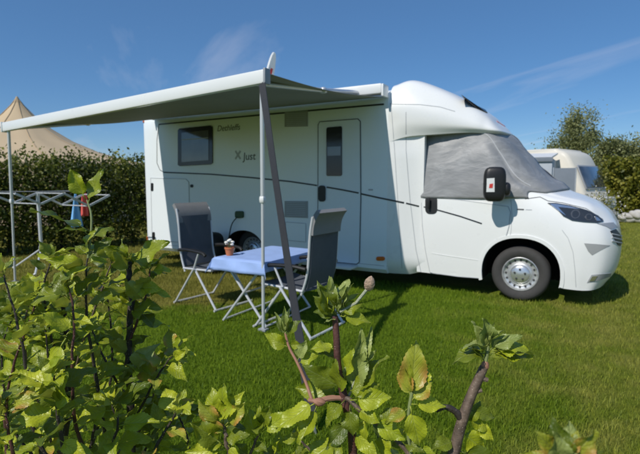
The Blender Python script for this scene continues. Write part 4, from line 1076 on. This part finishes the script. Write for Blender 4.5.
# --- left shrub
rl = random.Random(5)
tb0 = P(132, 454, 1.12); gl = Vector((tb0.x, tb0.y, 0))
SL = empty('apple_shrub', gl, 'leafy young apple shrub with a dark upright trunk in front of the drying rack', 'shrub', 'young apple shrubs of the front hedge')
def pp_(l): return [P(*q) for q in l]
shoot(SL, [gl+Vector((0, 0, -.02)), gl+Vector((.01, 0, .5)), P(132, 454, 1.12), P(130, 400, 1.12), P(129, 350, 1.11), P(131, 300, 1.10), P(128, 262, 1.09)], .012, .006, 'bark_dark', 34, .075, 'ddddf', rl, .42, 5)
root = P(120, 470, 1.1)
stems = [
 [(110, 470, 1.08), (100, 400, 1.03), (88, 330, 1.0), (86, 290, .98), (88, 256, .98)],
 [(95, 480, 1.0), (75, 420, .95), (72, 370, .93), (74, 320, .93), (68, 285, .93)],
 [(60, 480, .95), (30, 420, .93), (25, 360, .92), (14, 310, .92), (4, 275, .92)],
 [(70, 480, .88), (60, 430, .86), (56, 400, .85), (54, 375, .85)],
 [(20, 480, .85), (10, 440, .84), (4, 405, .84)],
 [(130, 430, 1.1), (150, 390, 1.08), (165, 365, 1.08), (176, 352, 1.08)],
 [(128, 400, 1.1), (110, 370, 1.06), (98, 345, 1.05), (92, 330, 1.05)],
 [(130, 340, 1.1), (145, 300, 1.1), (150, 270, 1.1)],
 [(45, 490, 1.0), (40, 430, 1.02), (48, 380, 1.04), (46, 330, 1.04)],
 [(100, 490, .98), (110, 450, .97), (118, 425, .96), (112, 405, .96)],
 [(15, 490, 1.1), (5, 430, 1.12), (12, 370, 1.12), (30, 320, 1.12), (38, 295, 1.12)],
 [(140, 480, 1.0), (160, 440, .99), (172, 420, .99), (178, 408, .99)]]
for i, st_ in enumerate(stems):
    nl = (23, 18, 18, 12, 13, 12, 11, 11, 15, 14, 17, 11)[i]
    shoot(SL, pp_(st_), .0044 if i not in (5, 6, 7) else .0032, .0016, ('bark_dark', 'bark_red', 'bark_dark')[i % 3], nl, (.078, .074, .07)[i % 3], ('dddff', 'ddfff', 'ddffe')[i % 3], rl, .12, 4)
gl2 = Vector((gl.x-.12, gl.y+.22, 0))
SL2 = empty('apple_shrub', gl2, 'bushy apple shrub with crowded leaves standing behind the dark upright trunk', 'shrub', 'young apple shrubs of the front hedge')
shoot(SL2, [gl2+Vector((0, 0, -.02)), gl2+Vector((0, 0, .5)), P(75, 470, 1.25), P(70, 400, 1.22), P(66, 340, 1.2), P(62, 300, 1.2)], .011, .005, 'bark_dark', 26, .08, 'ddddf', rl, .4, 5)
for i, st_ in enumerate(([(80, 480, 1.2), (100, 420, 1.2), (112, 370, 1.2), (110, 320, 1.2), (106, 285, 1.2)], [(70, 470, 1.2), (40, 420, 1.16), (28, 370, 1.15), (24, 330, 1.15), (30, 300, 1.15)], [(60, 480, 1.2), (20, 440, 1.15), (6, 400, 1.15), (2, 350, 1.15), (12, 318, 1.15)],
    [(100, 470, 1.18), (140, 430, 1.18), (152, 400, 1.18), (156, 370, 1.18)], [(80, 480, 1.1), (92, 440, 1.1), (98, 405, 1.1), (94, 375, 1.1)], [(50, 490, 1.08), (52, 450, 1.06), (44, 420, 1.05), (36, 395, 1.05)], [(120, 490, 1.2), (140, 460, 1.16), (150, 440, 1.15), (160, 425, 1.15)], [(70, 420, 1.2), (78, 360, 1.16), (98, 300, 1.14), (112, 262, 1.13)], [(70, 400, 1.2), (52, 340, 1.15), (44, 290, 1.12), (52, 260, 1.12)])):
    shoot(SL2, pp_(st_), .0042, .0017, ('bark_dark', 'bark_brown')[i % 2], (20, 20, 20, 16, 16, 16, 16, 18, 18)[i], (.085, .078)[i % 2], ('dddf', 'dddff')[i % 2], rl, .08, 5)
# leaves one can pick out in the photograph: (base px, tip px, depth, key, length handled by px)
def pick(par, b, t, d0, d1, key, q, upv=None, rnd=rl):
    B, T = P(*b, d0), P(*t, d1); return put_leaf(par, B, T-B, upv if upv is not None else SUNV*.8+TOC*.5, (T-B).length, key, q)
for b, t, d0, d1, key, q in (((66, 338), (42, 388), .86, .83, 'f', 0), ((86, 200), (72, 168), .99, .98, 'd', 2), ((88, 206), (101, 168), .99, .99, 'd', 0),
    ((91, 240), (112, 222), .98, 1.0, 'd', 3), ((88, 268), (44, 258), .98, .95, 'd', 4), ((60, 412), (45, 378), .85, .84, 'd', 2), ((58, 415), (64, 372), .85, .83, 'f', 0), ((10, 405), (40, 395), .84, .83, 'e', 1),
    ((6, 420), (-8, 385), .84, .83, 'e', 2), ((132, 262), (168, 240), 1.09, 1.06, 'd', 0), ((133, 290), (158, 285), 1.09, 1.07, 'f', 3), ((60, 440), (84, 455), .85, .83, 'f', 4), ((70, 300), (52, 268), .93, .92, 'd', 5),
    ((134, 372), (148, 342), 1.08, 1.05, 'p', 5), ((172, 360), (188, 350), 1.05, 1.04, 'f', 2)):
    pick(SL, b, t, d0, d1, key, q)
tube('stem', crpath([P(88, 258, .98), P(91, 232, .98), P(91, 214, .985), P(87, 200, .99)], 5), [.0026-.00006*i for i in range(16)], 'shoot_green', SL, 7)
for b, t, q in (((90, 232), (30, 207), 0), ((90, 236), (62, 220), 3)): pick(SL, b, t, .98, .93, 'd', q, Vector((0, 0, 1))-FW*.12)
# --- middle shrub
rc = random.Random(9)
m0 = P(352, 454, .92); gc_ = Vector((m0.x, m0.y, 0))
SC = empty('apple_shrub', gc_, 'young apple shrub with a reddish stem and opening buds before the awning strap', 'shrub', 'young apple shrubs of the front hedge')
tube('stem', crpath([gc_+Vector((0, 0, -.02)), gc_+Vector((0, .01, .5)), P(353, 460, .92), P(349, 420, .92), P(343, 392, .92), P(338, 365, .92), P(336.5, 338, .92), P(335, 316, .92)], 6), [.0105-.0001*i for i in range(43)], 'bark_red', SC, 10)
tube('stem', crpath([P(351, 425, .92), P(346, 398, .915), P(362, 412, .90), P(390, 434, .89), P(412, 462, .88), P(420, 520, .90)], 6), .0046, 'bark_brown', SC, 8)
tube('spur', crpath([P(345, 398, .92), P(330, 398, .915), P(318, 401, .91), P(308, 400, .91)], 5), [.005]*4+[.0058]*8+[.004]*4, 'shoot_pink', SC, 8)
tube('spur', crpath([P(312, 400, .915), P(305, 380, .93), P(297, 362, .94), P(289, 347, .95), P(285, 332, .955)], 5), [.0034-.00005*i for i in range(21)], 'shoot_pink', SC, 8)
bud(SC, P(319, 402, .908), .009, 'shoot_pink', (1, .2, .1))
# top rosette
top = P(336, 314, .92)
for b, t, key, q in (((336, 316), (313, 296), 'd', 0), ((338, 312), (336, 276), 'n', 1), ((340, 312), (352, 282), 'n', 5), ((337, 312), (328, 276), 'n', 3), ((338, 314), (345, 284), 'n', 0), ((336, 314), (320, 300), 'f', 3), ((337, 316), (318, 285), 'd', 2), ((341, 314), (360, 300), 'd', 3), ((340, 316), (372, 322), 'd', 4), ((338, 318), (324, 322), 'p', 0), ((342, 310), (348, 292), 'p', 2)):
    pick(SC, b, t, .92, .905, key, q, SUNV+Vector((rc.uniform(-.6, .6), rc.uniform(-.6, .6), 0)))
for b, t, key, q in (((337, 314), (316, 280), 'n', 4), ((339, 314), (358, 290), 'n', 2), ((339, 316), (362, 312), 'f', 1), ((337, 318), (312, 308), 'd', 5), ((340, 312), (341, 276), 'p', 3)): pick(SC, b, t, .925, .925, key, q, SUNV+Vector((rc.uniform(-.6, .6), rc.uniform(-.6, .6), .2)))
tube('spur', [P(340, 312, .92), P(356, 303, .915), P(369, 287, .91)], [.003, .003, .0035], 'woolly', SC, 7); bud(SC, P(369.5, 284, .91), .0112, 'bud_pink', (.25, 0, 1))
bud(SC, P(341, 300, .915), .006, 'woolly'); bud(SC, P(332, 296, .915), .005, 'woolly')
# middle leaves, from the photograph
for b, t, d0, d1, key, q in (((344, 395), (333, 360), .92, .89, 'd', 0), ((345, 394), (292, 386), .945, .95, 'd', 1), ((343, 388), (302, 366), .93, .91, 'd', 0), ((318, 402), (275, 428), .91, .88, 'f', 0), ((318, 404), (300, 446), .91, .88, 'd', 2),
    ((350, 400), (392, 398), .90, .87, 'f', 1), ((348, 392), (376, 380), .91, .88, 'd', 3), ((346, 380), (352, 348), .92, .90, 'f', 0), ((350, 395), (368, 350), .92, .91, 'p', 2), ((352, 400), (384, 352), .92, .90, 'd', 4), ((345, 400), (322, 425), .91, .88, 'd', 5),
    ((350, 405), (350, 440), .90, .88, 'd', 3), ((356, 408), (380, 425), .90, .87, 'd', 2), ((365, 414), (362, 450), .90, .88, 'f', 5), ((380, 426), (395, 405), .89, .88, 'd', 1), ((372, 420), (405, 440), .89, .87, 'f', 2), ((350, 420), (325, 450), .91, .88, 'd', 4), ((352, 430), (378, 458), .91, .88, 'd', 0),
    ((340, 362), (322, 348), .92, .91, 'd', 5), ((336, 350), (310, 343), .92, .905, 'd', 3), ((297, 362), (308, 340), .94, .94, 'p', 2), ((298, 364), (316, 352), .94, .93, 'f', 3), ((290, 348), (262, 334), .95, .94, 'd', 5), ((286, 338), (284, 306), .955, .95, 'n', 0), ((286, 336), (274, 312), .955, .95, 'n', 2), ((286, 336), (291, 308), .955, .95, 'n', 4), ((286, 334), (279, 320), .955, .945, 'p', 1), ((286, 338), (300, 318), .955, .94, 'd', 1), ((288, 345), (304, 344), .95, .94, 'd', 2),
    ((358, 372), (371, 326), .92, .915, 'n', 2), ((357, 370), (362, 328), .92, .91, 'n', 5), ((358, 376), (380, 350), .92, .91, 'n', 1), ((400, 440), (425, 452), .88, .86, 'd', 0), ((408, 452), (392, 470), .88, .87, 'd', 2), ((415, 446), (440, 462), .88, .86, 'f', 1), ((340, 440), (300, 462), .9, .88, 'd', 3), ((345, 440), (320, 470), .9, .87, 'd', 1)):
    pick(SC, b, t, d0, d1, key, q, SUNV+TOC*.3+Vector((rc.uniform(-.5, .5), rc.uniform(-.5, .5), rc.uniform(-.3, .3))))
tube('spur', crpath([P(347, 400, .92), P(352, 388, .918), P(357, 374, .918), P(360, 362, .918)], 4), .0026, 'woolly', SC, 7)
# upright crinkled leaf with red rim
tube('spur', crpath([P(412, 462, .88), P(408, 432, .87), P(409, 410, .865), P(412, 392, .86)], 5), .0032, 'shoot_green', SC, 7)
pick(SC, (411, 400), (416, 340), .862, .855, 'e', 0, TOC+Vector((-.2, 0, .1))); pick(SC, (411, 402), (430, 374), .862, .85, 'e', 3, TOC+SUNV); pick(SC, (411, 398), (401, 362), .864, .856, 'e', 4, TOC+Vector((-.5, 0, .2))); pick(SC, (412, 396), (423, 346), .866, .86, 'f', 5, TOC+Vector((.4, 0, .2)))
pick(SC, (410, 405), (421, 452), .862, .85, 'f', 1, TOC+SUNV*.5); pick(SC, (411, 404), (448, 406), .862, .855, 'f', 4); pick(SC, (409, 408), (386, 424), .865, .86, 'e', 2)
# low filler growth along the bottom edge of the middle shrub
for st_ in ([(350, 500, .95), (330, 470, .96), (312, 452, .97), (300, 440, .97)], [(355, 500, .93), (372, 470, .93), (384, 452, .94), (390, 440, .94)], [(360, 520, .95), (330, 500, .98), (300, 470, 1.0), (280, 455, 1.0)]):
    shoot(SC, pp_(st_), .004, .002, 'bark_brown', 9, .06, 'ddf', rc, .1, 4)
# --- low sprays left of the middle
s0 = P(215, 520, 1.0); gs = Vector((s0.x, s0.y, 0))
SS = empty('apple_shrub', gs, 'low apple shrub with orange tinged leaf tips between the dark trunk and the reddish stem', 'shrub', 'young apple shrubs of the front hedge')
shoot(SS, [gs+Vector((0, 0, -.02)), gs+Vector((0, 0, .45)), P(222, 500, .98), P(229, 462, .97), P(226, 438, .96), P(223, 424, .96)], .009, .003, 'bark_brown', 8, .055, 'ddf', rl, .62, 0)
for b, t, key, q in (((222, 425), (196, 402), 'e', 1), ((224, 424), (222, 384), 'f', 0), ((225, 426), (248, 402), 'e', 2), ((223, 424), (206, 392), 'd', 3), ((226, 432), (204, 420), 'e', 4), ((224, 420), (236, 392), 'f', 5), ((228, 445), (240, 462), 'f', 0), ((226, 450), (182, 452), 'f', 1), ((224, 445), (190, 420), 'd', 2)):
    pick(SS, b, t, .96, .94, key, q)
shoot(SS, pp_([(225, 500, 1.0), (245, 465, .99), (256, 440, .98), (262, 425, .98)]), .0042, .002, 'bark_brown', 5, .055, 'dd', rl, .2, 2)
pick(SS, (262, 432), (290, 412), .97, .95, 'f', 0); pick(SS, (260, 430), (272, 405), .98, .97, 'd', 2); pick(SS, (258, 440), (246, 412), .98, .97, 'd', 3)
shoot(SS, pp_([(205, 500, 1.05), (192, 460, 1.06), (186, 435, 1.06), (180, 418, 1.06)]), .0042, .002, 'bark_dark', 8, .06, 'dd', rl, .2, 3)
# --- right shoot with pruned thick stem
r0_ = P(452, 500, .88); gr_ = Vector((r0_.x, r0_.y, 0))
SR = empty('apple_shrub', gr_, 'pruned apple shrub with a thick brown stub and one fan of fresh leaves', 'shrub', 'young apple shrubs of the front hedge')
tube('stem', crpath([gr_+Vector((0, 0, -.02)), gr_+Vector((0, 0, .5)), P(452, 480, .88), P(456, 445, .88), P(463, 418, .88), P(471, 396, .88), P(479, 378, .88), P(484, 367, .88)], 6), [.0125-.00011*i for i in range(43)], 'bark_brown', SR, 12)
tube('stub', crpath([P(462, 420, .88), P(456, 412, .878), P(446, 407, .875), P(436, 410, .875)], 5), [.0075]*5+[.006]*5+[.005]*6, 'bark_dark', SR, 8)
tube('stub', [P(481, 378, .88), P(488, 380, .877)], [.006, .004], 'bark_brown', SR, 8); tube('stub', [P(474, 392, .88), P(482, 390, .877)], [.005, .004], 'bark_brown', SR, 8)
bud(SR, P(485, 366, .88), .0078, 'shoot_pink', (.1, 0, 1))
tube('spur', [P(485, 364, .88), P(487, 354, .878), P(488, 346, .876)], [.0042, .0036, .003], 'shoot_green', SR, 7)
for b, t, key, q in (((487, 350), (478, 326), 'p', 1), ((488, 350), (494, 322), 'n', 0), ((488, 350), (499, 326), 'n', 3), ((488, 348), (482, 316), 'p', 2), ((486, 354), (452, 353), 'd', 3), ((488, 352), (538, 348), 'd', 1), ((489, 350), (522, 334), 'p', 0), ((489, 351), (530, 340), 'f', 3), ((489, 353), (520, 357), 'f', 4), ((487, 353), (468, 336), 'p', 5), ((487, 356), (502, 360), 'd', 2), ((485, 362), (470, 345), 'd', 0)):
    pick(SR, b, t, .878, .86, key, q, Vector((rc.uniform(-.4, .4), rc.uniform(-.4, .4), 1))+SUNV*.6)
for b, t, key, q in (((487, 352), (470, 322), 'n', 4), ((489, 352), (508, 332), 'n', 2), ((488, 354), (462, 344), 'f', 1), ((490, 354), (512, 350), 'n', 5), ((487, 350), (489, 322), 'n', 1), ((489, 353), (534, 356), 'd', 0)): pick(SR, b, t, .876, .87, key, q, Vector((rc.uniform(-.6, .6), rc.uniform(-.6, .6), .8))+SUNV*.8)
for b, t, key, q in (((466, 415), (492, 432), 'd', 0), ((470, 410), (498, 418), 'd', 1), ((474, 420), (494, 442), 'f', 0), ((460, 430), (490, 455), 'd', 3), ((458, 440), (440, 460), 'd', 2), ((466, 425), (480, 400), 'd', 5), ((458, 450), (470, 470), 'd', 4)):
    pick(SR, b, t, .89, .885, key, q)
for b, t in (((456, 440), (430, 450)), ((457, 450), (505, 468)), ((456, 455), (480, 475))): pick(SR, b, t, .88, .87, 'd', None)
# --- close blurred shoot tip
q0 = P(566, 520, .40); gq = Vector((q0.x, q0.y, 0))
SQ = empty('apple_shrub', gq, 'single apple shoot tip with blurred reddish leaves low over the lawn', 'shrub', 'young apple shrubs of the front hedge')
tube('stem', crpath([gq+Vector((0, 0, -.02)), gq+Vector((0, 0, .6)), P(566, 520, .40), P(565, 470, .40), P(566, 450, .40)], 6), [.006-.0001*i for i in range(25)], 'bark_brown', SQ, 8)
for b, t, key, q in (((566, 462), (536, 432), 'e', 0), ((566, 462), (556, 420), 'd', 1), ((567, 462), (596, 428), 'e', 2), ((566, 460), (574, 424), 'p', 3), ((567, 464), (606, 452), 'd', 4), ((565, 466), (525, 458), 'e', 5), ((566, 455), (580, 432), 'e', 1), ((566, 468), (545, 445), 'e', 3), ((568, 466), (592, 440), 'e', 0), ((560, 470), (552, 428), 'p', 2)):
    pick(SQ, b, t, .40, .395, key, q, TOC+SUNV*.4)

for o in list(bpy.data.objects):
    if '_local' in o: del o['_local']
